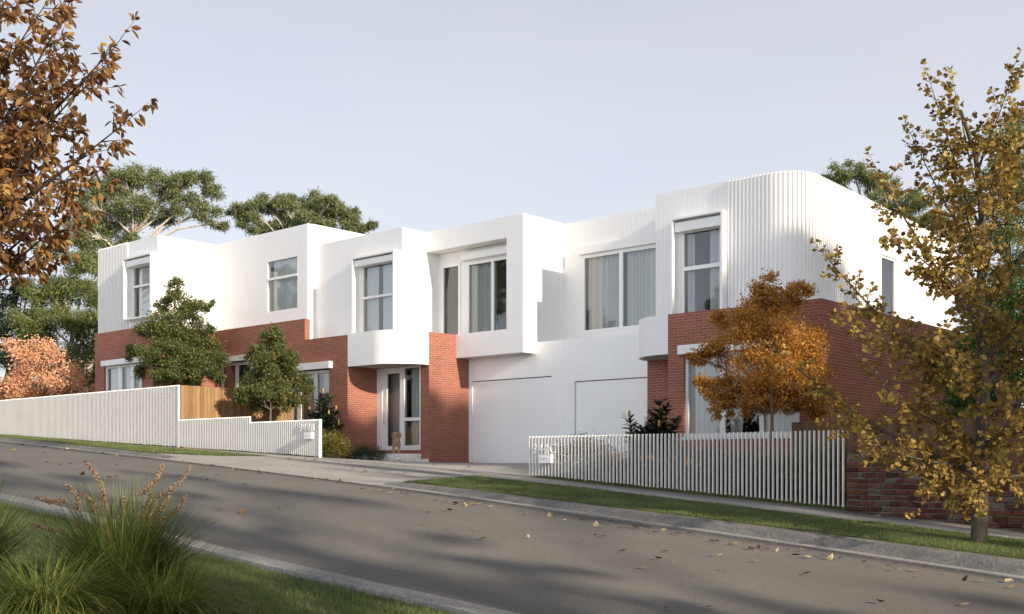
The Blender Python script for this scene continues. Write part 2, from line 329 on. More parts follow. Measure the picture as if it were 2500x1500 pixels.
# grass strips bases
def strip(nm, x0, x1, f0, f1):
    bb = sheet(nm, rng(0, 1, .01), [YK, 15.4, 15.9, 16.4, YP], None, .012, lambda y: (f0(y), f1(y)))
    return bb
bb = strip('lawn_strip', 0, 0, lambda y: -60, lambda y: -25.6 + (y - YK) / (YP - YK) * 2.3)
b3 = strip('r', 0, 0, lambda y: -16.25 + .35 * (y - YK) / (YP - YK), lambda y: 45)
bb.add(b3.v, b3.f); tag(bb.build('lawn_strip', M['turf'], smooth=True), kind='structure')
# verge near the camera
b = sheet('verge', XS, [(YN - .29, lambda x: z_near(x) - .085)] + [6.5, 5, 3, 1, -2, -6, -12, -20, -40], None)
tag(b.build('verge', M['turf'], smooth=True), kind='structure')
# garden ground behind the fences and everything beyond
b = sheet('ground', XS, [(YF + .02, lambda x: z_fence(x) - .004)] + [19.5, 21, 22.5, 26, 32, 40, 60, 90, 140, 260], None, -.006)
tag(b.build('ground', M['soil'], smooth=True), kind='structure')

# ------------------------------------------------------------------ walls
def fY(Y): return lambda s, z, d: (s, Y + d, z)            # front-facing wall, s = x, depth goes back
def fX(X): return lambda s, z, d: (X - d, s, z)            # right-facing wall, s = y
def fL(X): return lambda s, z, d: (X + d, s, z)            # left-facing wall
def wall(mb, fr, s0, s1, z0, z1, th=.2, holes=(), proud=(), ztop=None):
    """solid wall panel with openings; proud = [(s0, s1, offset)] strips standing proud (negative = recessed)"""
    ss = {s0, s1}; zs = {z0, z1}
    for h in holes: ss |= {max(s0, min(s1, h[0])), max(s0, min(s1, h[1]))}; zs |= {max(z0, min(z1, h[2])), max(z0, min(z1, h[3]))}
    for a, c, o in proud:
        if c > s0 and a < s1: ss |= {max(a, s0), min(c, s1)}
    ss = sorted(ss); zs = sorted(zs)
    ss = [x for i, x in enumerate(ss) if i == 0 or x - ss[i-1] > 1e-5]
    ns, nz = len(ss) - 1, len(zs) - 1
    off = []
    pr = sorted(proud)
    for i in range(ns):
        c = (ss[i] + ss[i+1]) / 2; o = 0
        for a, e, q in pr:
            if a <= c <= e: o = q; break
        off.append(-o)
    fill = [[not any(h[0] < (ss[i]+ss[i+1])/2 < h[1] and h[2] < (zs[j]+zs[j+1])/2 < h[3] for h in holes) for j in range(nz)] for i in range(ns)]
    def q(a, b, c, d): mb.quad(a, b, c, d)
    def Z(s, j): return ztop(s) if (ztop and j == nz) else zs[j]
    for i in range(ns):
        a, c = ss[i], ss[i+1]
        for j in range(nz):
            if not fill[i][j]: continue
            o = off[i]
            q(fr(a, Z(a,j), o), fr(c, Z(c,j), o), fr(c, Z(c,j+1), o), fr(a, Z(a,j+1), o))
            q(fr(c, Z(c,j), th), fr(a, Z(a,j), th), fr(a, Z(a,j+1), th), fr(c, Z(c,j+1), th))
            for (nb, s_) in ((i-1, a), (i+1, c)):
                if nb < 0 or nb >= ns or not fill[nb][j]: q(fr(s_, Z(s_,j), o), fr(s_, Z(s_,j), th), fr(s_, Z(s_,j+1), th), fr(s_, Z(s_,j+1), o))
                elif off[nb] > o + 1e-6: q(fr(s_, Z(s_,j), o), fr(s_, Z(s_,j), off[nb]), fr(s_, Z(s_,j+1), off[nb]), fr(s_, Z(s_,j+1), o))
            for (nb, jj) in ((j-1, j), (j+1, j+1)):
                if nb < 0 or nb >= nz or not fill[i][nb]: q(fr(a, Z(a,jj), o), fr(c, Z(c,jj), o), fr(c, Z(c,jj), th), fr(a, Z(a,jj), th))
def grooves(s0, s1, pitch=.16, w=.006, d=.005):
    out = []; x = s0 + pitch * .6
    while x < s1 - pitch * .3: out.append((x, x + w, -d)); x += pitch
    return out
def fins(s0, s1, pitch=.115, w=.042, d=.045):
    out = []; x = s0
    while x < s1 - w: out.append((x, x + w, d)); x += pitch
    return out
def bxs(mb, fr, s0, s1, z0, z1, d0, d1):
    P8 = [fr(s, z, d) for z in (z0, z1) for (s, d) in ((s0, d0), (s1, d0), (s1, d1), (s0, d1))]
    mb.add(P8, [(0,3,2,1),(4,5,6,7),(0,1,5,4),(1,2,6,5),(2,3,7,6),(3,0,4,7)])
def window(parent, fr, s0, s1, z0, z1, mull=(), trans=(), curtains=(), name='window', fw=.07, d0=.03, fd=.09, label=None, trans_cols=None, ckind='curtain', sill=None, extra=None):
    """frame mesh > pane, curtain.  mull = [(s0, s1)], trans = [(z0, z1)]; d0 = how far behind the wall face the frame sits"""
    m = MB()
    bxs(m, fr, s0, s0 + fw, z0, z1, d0, d0 + fd); bxs(m, fr, s1 - fw, s1, z0, z1, d0, d0 + fd)
    bxs(m, fr, s0 + fw, s1 - fw, z1 - fw, z1, d0, d0 + fd); bxs(m, fr, s0 + fw, s1 - fw, z0, z0 + fw, d0, d0 + fd)
    for a, c in mull: bxs(m, fr, a, c, z0 + fw, z1 - fw, d0 + .004, d0 + fd)
    cols = trans_cols or [(s0 + fw, s1 - fw)]
    for a, c in trans:
        for (p0, p1) in cols: bxs(m, fr, p0, p1, a, c, d0 - .012, d0 + fd - .012)
    if extra: extra(m)
    w = m.build(name, M['trim'], parent)
    p = MB(); q = d0 + fd * .6
    p.quad(fr(s0 + fw*.6, z0 + fw*.6, q), fr(s1 - fw*.6, z0 + fw*.6, q), fr(s1 - fw*.6, z1 - fw*.6, q), fr(s0 + fw*.6, z1 - fw*.6, q))
    po = p.build('pane', M['glass'], w)
    for ci, cc in enumerate(curtains):
        a, c = cc[0], cc[1]; kind = cc[2] if len(cc) > 2 else ckind
        cm = MB(); n = max(12, int((c - a) / .018)); base = []
        rr = random.Random(int(a * 100) + ci); ph = rr.random() * 6; lam = .19 if kind == 'curtain' else .15
        x = a; k = 0; t = ph
        amp = .055 if kind == 'curtain' else .025
        for k in range(n + 1):
            s_ = a + (c - a) * k / n
            t += (c - a) / n * 2 * math.pi / (lam * (1 + .45 * math.sin(s_ * 5.1 + ph)))
            d = q + .16 + amp * math.sin(t) + .02 * math.sin(s_ * 7 + ph)
            base.append((s_, d))
        for s_, d in base: cm.v.append(fr(s_, z0 + .03, d)); cm.v.append(fr(s_, z1 - .05, d * .9 + (q + .16) * .1))
        for k in range(n): cm.f.append((2*k, 2*k+2, 2*k+3, 2*k+1))
        cm.build('curtain', M[kind], w, smooth=True)
    if sill: sm_ = MB(); bxs(sm_, fr, *sill); sm_.build('sill', M['trim'], w)
    return w
def hood(m, fr, s0, s1, z0, z1, pr, t=.055, bottom=True):
    """projecting box frame around a window: boards at both sides, top and (if seen) bottom"""
    bxs(m, fr, s0, s0 + t, z0, z1, -pr, 0); bxs(m, fr, s1 - t, s1, z0, z1, -pr, 0)
    bxs(m, fr, s0 + t, s1 - t, z1 - t, z1, -pr, 0)
    if bottom: bxs(m, fr, s0 + t, s1 - t, z0, z0 + t, -pr, 0)
def room(parent, x0, x1, y0, y1, z0, z1):
    m = MB(); m.box(x0, x1, y1, y1 + .1, z0, z1); m.box(x0 - .05, x0, y0, y1, z0, z1); m.box(x1, x1 + .05, y0, y1, z0, z1)
    m.box(x0, x1, y0, y1, z1, z1 + .08); m.box(x0, x1, y0, y1, z0 - .08, z0)
    return m.build('room', M['room'], parent)

# ================================================================== townhouse A/B : far left
YB1, YAB, YAW = 22.94, 20.45, 21.495        # brick front, left brick front, left white front
YBW, XBW, XAW = 23.96, -30.90, -36.56
T1 = thing('townhouse', 'left townhouse of red brick and white upper floor, behind the solid white slat fence', 'townhouse', (-35, 23, .6), 'townhouses in the row')
m = MB()
wall(m, fY(YAB), -39.24, -35.08, .2, 4.84, .22, holes=[(-38.57, -35.86, .9, 3.62)])
wall(m, fX(-35.08), YAB + .22, YB1, .2, 4.84, .22)
wall(m, fY(YB1), -35.30, -31.25, 0, 4.84, .22, holes=[(-34.85, -31.9, .5, 3.66)])
wall(m, fL(-39.24), YAB + .22, 32, .2, 4.84, .22)
m.build('brick_wall', M['brick'], T1)
m = MB()
wall(m, fY(YAW), -40.915, XAW, 4.3, 8.38, .2, holes=[(-38.43, -36.78, 5.38, 7.42)], proud=fins(-40.915, -38.62) + grooves(-38.6, XAW))
wall(m, fX(XAW), YAW + .2, YBW, 4.3, 8.38, .2, proud=grooves(YAW + .2, YBW, .16, .006, .006))
wall(m, fL(-40.915), YAW + .2, 32, 4.3, 8.38, .2)
m.build('clad_wall', M['clad'], T1)
m = MB()
wall(m, fY(YBW), XAW - .2, XBW, 4.2, 8.38, .2, holes=[(-33.29, -31.40, 5.405, 7.38)], proud=grooves(XAW, XBW, .32, .006, .004))
wall(m, fX(XBW), YBW + .2, 28.2, 4.0, 8.40, .2)
m.build('upper_wall', M['white'], T1)
m = MB(); m.box(-40.7, XBW - .2, YBW + .2, 31.9, 8.0, 8.15); m.box(-40.7, XAW - .2, YAW + .2, YBW + .2, 8.0, 8.15); m.box(-40.7, XBW - .2, 31.9, 32.1, .2, 8.38)
m.box(-39.0, -35.3, YAB + .23, YAW + .25, 4.22, 4.30); m.box(-40.9, XBW - .2, YB1 + .23, 31.9, 4.18, 4.26)
m.build('roof', M['white'], T1)
w = window(T1, fY(YAW), -38.43, -36.78, 5.38, 7.42, trans=[(6.60, 6.68)], curtains=[(-38.36, -36.85, 'sheer')], d0=.03, extra=lambda m: (hood(m, fY(YAW), -38.53, -36.57, 5.36, 7.70, .30), bxs(m, fY(YAW), -38.475, -36.625, 7.38, 7.60, -.20, -.01)))
w = window(T1, fY(YBW), -33.29, -31.40, 5.405, 7.38, trans=[(6.62, 6.70)], curtains=[(-33.2, -31.45, 'sheer')], d0=.0, fw=.075)
w = window(T1, fY(YAB), -38.57, -35.86, .9, 3.58, mull=[(-37.69, -37.42), (-36.76, -36.58)], curtains=[(-38.5, -38.1, 'sheer'), (-37.4, -37.1, 'sheer'), (-36.5, -35.9, 'sheer')], d0=.08, fw=.09)
w = window(T1, fY(YB1), -34.81, -31.95, .5, 3.62, mull=[(-33.92, -33.77), (-33.0, -32.85)], curtains=[], d0=.10, fw=.11)
m = MB(); m.box(-38.53, -35.2, YAB - .15, YAB - .002, 3.57, 3.765); m.build('awning', M['trim'], T1)
m = MB(); m.box(-34.78, -31.4, YB1 - .15, YB1 - .002, 3.64, 3.825); m.build('awning', M['trim'], T1)
room(T1, -39.0, -35.35, YAB + .3, 24.6, .3, 4.1); room(T1, -35.2, -31.4, YB1 + .3, 26.5, .3, 4.1); room(T1, -40.6, -36.8, YAW + .3, 25, 4.6, 7.9); room(T1, -36.4, -31.1, YBW + .3, 27, 4.6, 7.9)

# ================================================================== middle townhouse
YCW, XCW, YD, XD, YG2, YE = 24.32, -26.41, 25.418, -22.136, 26.01, 27.41
XP, YPI = -25.02, 24.19
T2 = thing('townhouse', 'middle townhouse with open box frame upstairs and the small dog at its glazed entry', 'townhouse', (-26, 24, 0), 'townhouses in the row')
m = MB()
wall(m, fY(YB1), -31.25, -29.73, 0, 4.84, .22, holes=[(-31.12, -28.44, .1, 3.10)])
wall(m, fY(YB1), -29.73, -27.50, 0, 4.125, .22, holes=[(-31.12, -28.44, .1, 3.10)])
wall(m, fX(-27.50), YB1 + .22, YPI + .15, 0, 4.08, .22)
wall(m, fY(YPI), -27.50, XP, -.1, 4.14, .22, holes=[(-27.501, -25.403, .393, 3.087)])
wall(m, fX(XP), YPI + .22, YG2, -.15, 4.14, .22)
m.build('brick_wall', M['brick'], T2)
m = MB()
wall(m, fY(YCW), -30.895, XCW, 3.95, 7.67, .2, holes=[(-28.44, -26.83, 4.0, 6.66)], proud=grooves(-30.9, -28.7, .16) )
wall(m, fX(XCW), YCW + .2, YG2, 3.95, 7.67, .2, proud=grooves(YCW + .2, YG2, .3, .006, .006))
m.build('clad_wall', M['clad'], T2)
m = MB()          # open white box frame (loggia)
wall(m, fY(YD), XCW, XD, 3.39, 7.668, .35, holes=[(XCW - 1, XP, 3.0, 7.005), (XP - .01, -22.82, 4.154, 7.005)])
m.box(XCW + .01, -22.83, YD + .35, 25.97, 7.005, 7.12)                     # soffit
m.box(XP + .01, -22.83, YD + .35, 25.97, 3.39, 3.52)                       # floor slab
wall(m, fX(XD), YD + .35, YE, 3.74, 7.668, .2)
wall(m, fX(XD), YD + .35, YG2 - .01, 3.39, 3.74, .2)
wall(m, fX(-22.82), YD + .35, YG2 - .04, 3.52, 7.005, .02)
m.build('box_frame', M['white'], T2)
m = MB()
wall(m, fY(25.98), XCW, -22.83, 3.745, 7.0, .2, holes=[(-26.26, -25.36, 3.9, 6.62), (-25.06, -22.86, 3.95, 6.56)], proud=grooves(XCW, -22.83, .16))
m.build('recessed_wall', M['clad'], T2)
m = MB()
wall(m, fY(YG2), XP, -21.04, -.06, 3.735, .2, holes=[(-24.873, -21.486, -.1, 2.66)], proud=grooves(XP, -21.04, .16))
m.build('garage_wall', M['garage'], T2)
m = MB()
wall(m, fY(YG2 + .05), -24.85, -21.51, -.03, 2.635, .05, proud=grooves(-24.85, -21.51, .16))
m.build('garage_door', M['garage'], T2)
m = MB(); m.box(-30.7, XCW - .2, YCW + .2, 31.9, 7.3, 7.42); m.box(XCW - .2, XD - .2, YD + .35, 31.9, 7.3, 7.42); m.box(-31.0, XD, 31.9, 32.1, 0, 7.67)
m.box(XD - .2, -21.04, YG2 + .2, YE + .1, 3.60, 3.70); m.box(-27.4, -25.2, YPI + .23, 31.8, 3.98, 4.06); m.box(-31.2, -27.3, YB1 + .23, 31.8, 3.98, 4.06)
m.build('roof', M['white'], T2)
# curved balcony: flat front then quarter round back to the brick pier
def curved(m, pts, z0, z1, th):
    n = len(pts); inner = []
    for i in range(n):
        a = Vector(pts[max(0, i-1)]); c = Vector(pts[min(n-1, i+1)]); d = (c - a).normalized(); inner.append((pts[i][0] - d.y * th, pts[i][1] + d.x * th))
    for i in range(n - 1):
        (x0, y0), (x1, y1), (u0, w0), (u1, w1) = pts[i], pts[i+1], inner[i], inner[i+1]
        m.quad((x0,y0,z0),(x1,y1,z0),(x1,y1,z1),(x0,y0,z1)); m.quad((u1,w1,z0),(u0,w0,z0),(u0,w0,z1),(u1,w1,z1))
        m.quad((x0,y0,z1),(x1,y1,z1),(u1,w1,z1),(u0,w0,z1)); m.quad((x0,y0,z0),(u0,w0,z0),(u1,w1,z0),(x1,y1,z0))
    for k in (0, n-1): m.quad((*pts[k], z0), (*inner[k], z0), (*inner[k], z1), (*pts[k], z1))
arc = [(-26.27 + 1.25 * math.sin(t), 24.19 - 1.25 * math.cos(t)) for t in [math.pi / 2 * k / 24 for k in range(25)]]
m = MB(); ptsC = [(-27.495, 22.938)] + [(x, y - .002) for x, y in arc[:-1]] + [(XP, YPI - .003)]
curved(m, ptsC, 3.09, 4.155, .1)
bo = m.build('balcony', M['white'], T2, smooth=False)
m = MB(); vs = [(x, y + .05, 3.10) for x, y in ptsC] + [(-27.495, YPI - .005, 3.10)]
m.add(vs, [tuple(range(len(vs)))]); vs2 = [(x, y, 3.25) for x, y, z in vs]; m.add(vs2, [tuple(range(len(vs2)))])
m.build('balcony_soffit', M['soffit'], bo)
window(T2, fY(YCW), -28.44, -26.83, 4.0, 6.66, trans=[(5.50, 5.58)], curtains=[(-28.38, -27.8, 'sheer'), (-27.6, -26.87, 'sheer')], d0=.02, fw=.07, extra=lambda m: (hood(m, fY(YCW), -28.62, -26.50, 3.9, 6.90, .29), bxs(m, fY(YCW), -28.56, -26.56, 6.60, 6.80, -.19, -.01)))
window(T2, fY(25.98), -26.26, -25.36, 3.9, 6.62, d0=-.02, fw=.10, name='balcony_door', curtains=[])
window(T2, fY(25.98), -25.06, -22.86, 3.95, 6.56, mull=[(-23.975, -23.867)], curtains=[(-25.0, -23.98), (-23.0, -22.9)], d0=-.02, fw=.08)
m = MB(); m.box(-25.19, -22.84, 25.80, 25.975, 6.63, 6.86); m.build('awning', M['trim'], T2)
window(T2, fY(YB1), -31.12, -28.44, .1, 3.06, mull=[(-30.26, -30.04), (-29.33, -29.177)], curtains=[(-31.0, -30.6), (-29.9, -29.55), (-29.1, -28.5, 'sheer')], d0=.08, fw=.09)
m = MB(); m.box(-31.3, -28.264, YB1 - .15, YB1 - .002, 3.09, 3.315); m.build('awning', M['trim'], T2)
# glazed entry: side panel, door leaf, window with low transom
def ex(m):
    bxs(m, fY(YPI), -27.499, -27.24, .393, 3.085, .0, .10)
    bxs(m, fY(YPI), -26.358, -25.405, .393, .498, -.0, .10)
dr = MB(); bxs(dr, fY(YPI), -27.236, -27.03, .395, 3.0, .02, .09); bxs(dr, fY(YPI), -26.41, -26.36, .395, 3.0, .02, .09); bxs(dr, fY(YPI), -27.03, -26.41, 2.90, 3.0, .02, .09); bxs(dr, fY(YPI), -27.03, -26.41, .395, .53, .02, .09)
door = dr.build('door', M['trim'], T2)
p = MB(); p.quad((-27.03, YPI + .06, .53), (-26.41, YPI + .06, .53), (-26.41, YPI + .06, 2.9), (-27.03, YPI + .06, 2.9)); p.build('pane', M['glass'], door)
h = MB(); h.tube([(-27.1, YPI - .05, 1.25), (-27.1, YPI - .05, 1.65)], .012, 6); h.tube([(-27.1, YPI - .05, 1.29), (-27.1, YPI + .02, 1.29)], .008, 5); h.tube([(-27.1, YPI - .05, 1.61), (-27.1, YPI + .02, 1.61)], .008, 5); h.build('handle', M['hardware'], door)
m = MB(); ex(m); bxs(m, fY(YPI), -27.24, -26.36, 3.0, 3.085, 0, .1); m.build('door_frame', M['trim'], T2)
window(T2, fY(YPI), -26.36, -25.405, .50, 3.085, trans=[(1.335, 1.44)], trans_cols=[(-26.19, -25.44)], curtains=[(-25.98, -25.46)], d0=.0, fw=.045, extra=lambda m: bxs(m, fY(YPI), -26.32, -26.186, .54, 3.04, .004, .09))
m = MB(); m.box(-27.4, -26.42, YPI + .35, YPI + .38, .3, 3.0); m.build('inner_screen', M['room'], T2)
room(T2, -27.3, -25.35, YPI + .3, 29, .3, 3.6); room(T2, -31.2, -27.7, YB1 + .35, 28, .1, 3.6); room(T2, -30.6, -26.7, YCW + .3, 28, 3.96, 7.25); room(T2, -26.2, -22.5, 26.3, 29.5, 3.8, 7.25)

# ================================================================== right townhouse
YFW, XFW, XFB, YFB = 26.0, -13.20, -11.12, 22.94
ZF = 7.60
T3 = thing('townhouse', 'right townhouse with rounded finned corner upstairs above red brick, behind the open white slat fence', 'townhouse', (-14, 25, -.2), 'townhouses in the row')
m = MB()
wall(m, fY(YFB), -15.196, XFB, -1.2, 3.676, .22, holes=[(-14.74, -11.65, .58, 2.66)])
wall(m, fX(XFB), YFB + .22, 37, -1.6, 3.676, .22, holes=[(28.81, 29.32, 1.5, 2.9), (30.79, 31.65, .9, 2.9)])
wall(m, fY(YPI), -16.68, -15.55, -.4, 3.1, .22)
wall(m, fL(-16.68), YPI + .22, YG2, -.4, 3.1, .2)
m.build('brick_wall', M['brick'], T3)
# white upper floor: flat boards, fins, rounded corner, finned side then a plain end
Rr = .90; cx, cy = XFW - Rr, YFW + Rr; L1 = (cx - (-17.64)); La = Rr * math.pi / 2; L2 = 37 - cy
def fC(s, z, d):
    if s <= L1: return (-17.64 + s, YFW + d, z)
    if s <= L1 + La:
        t = (s - L1) / Rr; r = Rr - d; return (cx + r * math.sin(t), cy - r * math.cos(t), z)
    return (XFW - d, cy + (s - L1 - La), z)
def zt(s): return ZF if s < L1 + La else ZF - (s - L1 - La) * .027
arcgrid = [(L1 + La * k / 16, L1 + La * k / 16 + .0012, 0) for k in range(17)]
s_f0 = L1 - (cx - (-15.28)); sY = lambda y: L1 + La + (y - cy)
m = MB()
wall(m, fC, 0, L1 + La + L2, 3.3, ZF, .18, holes=[(-16.78 + 17.64, -15.5 + 17.64, 3.4, 6.45), (sY(31.1), sY(32.25), 4.0, 6.09)],
     proud=grooves(0, s_f0) + [f for f in fins(s_f0, sY(31.05))] , ztop=zt)
wall(m, fL(-17.64), YFW + .2, 32, 3.3, ZF, .15)
m.build('clad_wall', M['clad'], T3)
m = MB(); wall(m, fY(YE), XD, -17.64, 3.72, 7.655, .2, holes=[(-21.38, -17.9, 4.08, 6.53)], proud=grooves(XD, -17.6, .16))
m.build('upper_wall', M['clad'], T3)
m = MB(); wall(m, fY(YG2), -21.04, -16.68, -.06, 3.735, .2, holes=[(-20.589, -17.2, -.1, 2.447)], proud=grooves(-21.04, -16.68, .16))
m.build('garage_wall', M['garage'], T3)
m = MB(); wall(m, fY(YG2 + .05), -20.565, -17.22, -.03, 2.422, .05, proud=grooves(-20.565, -17.22, .16)); m.build('garage_door', M['garage'], T3)
m = MB(); m.box(XD + .01, -17.8, YE + .2, 31.9, 7.3, 7.4); m.box(-17.6, cx, YFW + .2, 36.8, 6.95, 7.05); m.box(cx, XFW - .2, cy, 36.8, 6.95, 7.05); m.box(-21.04, -17.66, YG2 + .2, YE + .1, 3.60, 3.70)
m.box(XD, XFW - .19, 36.82, 36.95, 3.3, ZF - .5); m.box(XD, XFB - .23, 36.7, 36.8, -1, 3.2); m.box(-15.1, XFB - .23, YFB + .23, 36.8, 3.10, 3.2); m.box(-16.6, -15.1, YPI + .3, 36.8, 3.12, 3.2)
m.build('roof', M['white'], T3)
arcF = [(-15.43 - 1.25 * math.sin(t), 24.19 - 1.25 * math.cos(t)) for t in [math.pi / 2 * (1 - k / 24) for k in range(25)]]
m = MB(); ptsF = [(x, y) for x, y in arcF] + [(-15.199, 22.938)]
curved(m, ptsF, 2.69, 3.676, .1); bo = m.build('balcony', M['white'], T3)
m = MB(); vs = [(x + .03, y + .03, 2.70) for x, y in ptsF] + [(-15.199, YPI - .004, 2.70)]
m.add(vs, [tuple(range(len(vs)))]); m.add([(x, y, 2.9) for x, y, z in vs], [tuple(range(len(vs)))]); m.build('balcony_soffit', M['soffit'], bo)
window(T3, fC, -16.78 + 17.64, -15.5 + 17.64, 3.4, 6.45, trans=[(5.33, 5.44)], curtains=[(-16.7 + 17.64, -16.5 + 17.64), (-16.0 + 17.64, -15.56 + 17.64)], d0=.02, fw=.07, extra=lambda m: (hood(m, fC, -16.94 + 17.64, -15.30 + 17.64, 3.35, 6.78, .30), bxs(m, fC, -16.88 + 17.64, -15.36 + 17.64, 6.40, 6.66, -.19, -.01)))
window(T3, fC, sY(31.1), sY(32.25), 4.0, 6.09, curtains=[], d0=.05)
window(T3, fX(XFB), 28.81, 29.32, 1.5, 2.9, d0=.05); window(T3, fX(XFB), 30.79, 31.65, .9, 2.9, trans=[(1.9, 2.0)], d0=.05)
window(T3, fY(YE), -21.38, -17.9, 4.08, 6.53, mull=[(-19.94, -19.81)], curtains=[(-21.3, -19.98), (-19.78, -18.0)], d0=-.01, fw=.09)
m = MB(); m.box(-21.452, -17.66, YE - .12, YE - .002, 6.56, 6.82); m.build('awning', M['trim'], T3)
window(T3, fY(YFB), -14.74, -11.65, .62, 2.66, mull=[(-13.775, -13.64), (-12.709, -12.602)], curtains=[(-14.62, -13.8), (-13.62, -13.3), (-12.58, -11.75)], d0=.08, fw=.075, sill=(-14.76, -11.63, .55, .625, -.03, .16))
m = MB(); m.box(-14.83, -11.5, YFB - .15, YFB - .002, 2.645, 2.866); m.build('awning', M['trim'], T3)
window(T3, fY(YPI + .12), -15.55, -14.6, .1, 2.69, d0=0, fw=.05, name='entry_door')
room(T3, -15.0, -11.4, YFB + .35, 28, .2, 3.05); room(T3, -17.5, -14.0, YFW + .3, 30, 3.3, 6.9); room(T3, -22.0, -17.7, YE + .3, 31, 3.8, 7.2); room(T3, -16.5, -15.05, YPI + .35, 28, .1, 3.05)

# entry steps, a thing of its own
st = thing('entry_steps', 'pale concrete entry steps below the glazed door', 'steps', (-26, 23.6, 0))
m = MB(); m.box(-27.49, -25.369, 23.052, YPI - .003, -.2, .273); m.build('landing', M['step'], st)
m = MB(); m.box(-25.367, XP, 23.021, YPI - .003, -.2, .105); m.box(-27.3, -25.37, 22.70, 23.05, -.2, .105); m.build('tread', M['step'], st)

# ================================================================== fences
def batten(m, x, y, z0, z1, w=.019, d=.062):
    a, b_ = w / 2, d / 2; pr = [(-a*.5, -b_), (a*.5, -b_), (a, -b_*.82), (a, b_*.82), (a*.5, b_), (-a*.5, b_), (-a, b_*.82), (-a, -b_*.82)]
    vs = [(x + p, y + q, z0) for p, q in pr] + [(x + p, y + q, z1) for p, q in pr]
    m.add(vs, [tuple(range(8))[::-1], tuple(range(8, 16))] + [(k, (k+1) % 8, 8 + (k+1) % 8, 8 + k) for k in range(8)])
FB = thing('slat_fence', 'solid-looking white slat fence stepping down beside the timber fence, carrying the number 344B', 'fence', (-23.3, YF, .13), 'white slat fences')
def panel(x0, x1, zt, parent, pitch=.09, nm='slat_panel', lift=.02, gap=False):
    m = MB(); n = int(round((x1 - x0) / pitch)); 
    for i in range(n + 1):
        x = x0 + (x1 - x0) * i / n; z0 = z_fence(x) + lift + (.02 * rnd.random())
        batten(m, x, YF, z0, zt)
    return m.build(nm, M['fence'], parent)
def rails(x0, x1, parent, zoff, y=YF + .045):
    m = MB(); xs = rng(x0, x1, .6)
    for a, c in zip(xs[:-1], xs[1:]):
        za, zc = z_fence(a) + zoff, z_fence(c) + zoff
        m.add([(a,y,za),(c,y,zc),(c,y+.04,zc),(a,y+.04,za),(a,y,za+.05),(c,y,zc+.05),(c,y+.04,zc+.05),(a,y+.04,za+.05)], [(0,3,2,1),(4,5,6,7),(0,1,5,4),(1,2,6,5),(2,3,7,6),(3,0,4,7)])
    return m.build('rail', M['fence'], parent)
panel(-62, -30.26, 2.392, FB); panel(-30.17, -26.50, 1.315, FB); panel(-26.41, -23.36, 1.149, FB)
m = MB(); m.box(-23.345, -23.29, YF - .04, YF + .04, z_fence(-23.3) - .05, 1.155); m.build('post', M['fence'], FB); m = MB(); m.box(-30.262, -30.235, YF - .036, YF + .036, .4, 2.395); m.build('post', M['fence'], FB)
rails(-62, -30.3, FB, .25); rails(-30.3, -23.35, FB, .25)
FC = thing('slat_fence', 'open white slat fence in front of the golden tree, carrying the number 344C', 'fence', (-12, YF, -.6), 'white slat fences')
panel(-15.90, -8.55, .574, FC, .0916, lift=.05)
# letterboxes and house numbers stand on the fences
def sign(txt, x, z, size, lab):
    cu = bpy.data.curves.new('n', 'FONT'); cu.body = txt; cu.size = size; cu.extrude = .008; cu.space_character = 1.12
    t = bpy.data.objects.new('n', cu); COL.objects.link(t); bpy.context.view_layer.update()
    me = bpy.data.meshes.new_from_object(t); bpy.data.objects.remove(t)
    o = bpy.data.objects.new('house_number', me); COL.objects.link(o); me.materials.clear(); me.materials.append(M['fence'])
    o.rotation_euler = (R_(90), 0, 0); o.location = (x, YF - .05, z); return o
def letterbox(x0, x1, z0, z1, lab):
    t = thing('letterbox', lab, 'letterbox', (x0, YF - .1, z0), 'letterboxes set in the slat fences')
    m = MB(); m.box(x0, x1, YF - .13, YF - .035, z0, z1); m.build('body', M['fence'], t)
    c = (x0 + x1) / 2; w = (x1 - x0) * .28; zc = z0 + (z1 - z0) * .6
    m = MB(); m.box(c - w, c + w, YF - .142, YF - .131, zc - .004, zc + .022); m.box(c - w, c + w, YF - .136, YF - .131, zc - .02, zc - .016); m.build('slot_flap', M['hardware'] if False else M['trim'], t)
def ztop(u, v, Y): return (HYP - v) * (Y / (FY + (u - CXP) / FPX * RX if False else (FY + (u - CXP) / FPX * RY))) / FPX
o = sign('344B', at(734.5, YF) , ztop(734, 1054, YF), .29, ''); tag(o, 'raised white number 344B fixed to the solid slat fence', 'house number', 'house numbers on the fences')
o = sign('344C', at(1303, YF), ztop(1303, 1107, YF), .29, ''); tag(o, 'raised white number 344C fixed to the open slat fence', 'house number', 'house numbers on the fences')
letterbox(at(742, YF - .13), at(759.5, YF - .13), ztop(750, 1072, YF - .13), ztop(750, 1056, YF - .13), 'white letterbox under the number 344B')
letterbox(at(1316.5, YF - .13), at(1344, YF - .13), ztop(1330, 1131, YF - .13), ztop(1330, 1110, YF - .13), 'white letterbox under the number 344C')

def setattr_tint(me, vals, dom='POINT'):
    a = me.attributes.new('tint', 'FLOAT', dom); a.data.foreach_set('value', np.asarray(vals, dtype=np.float32))
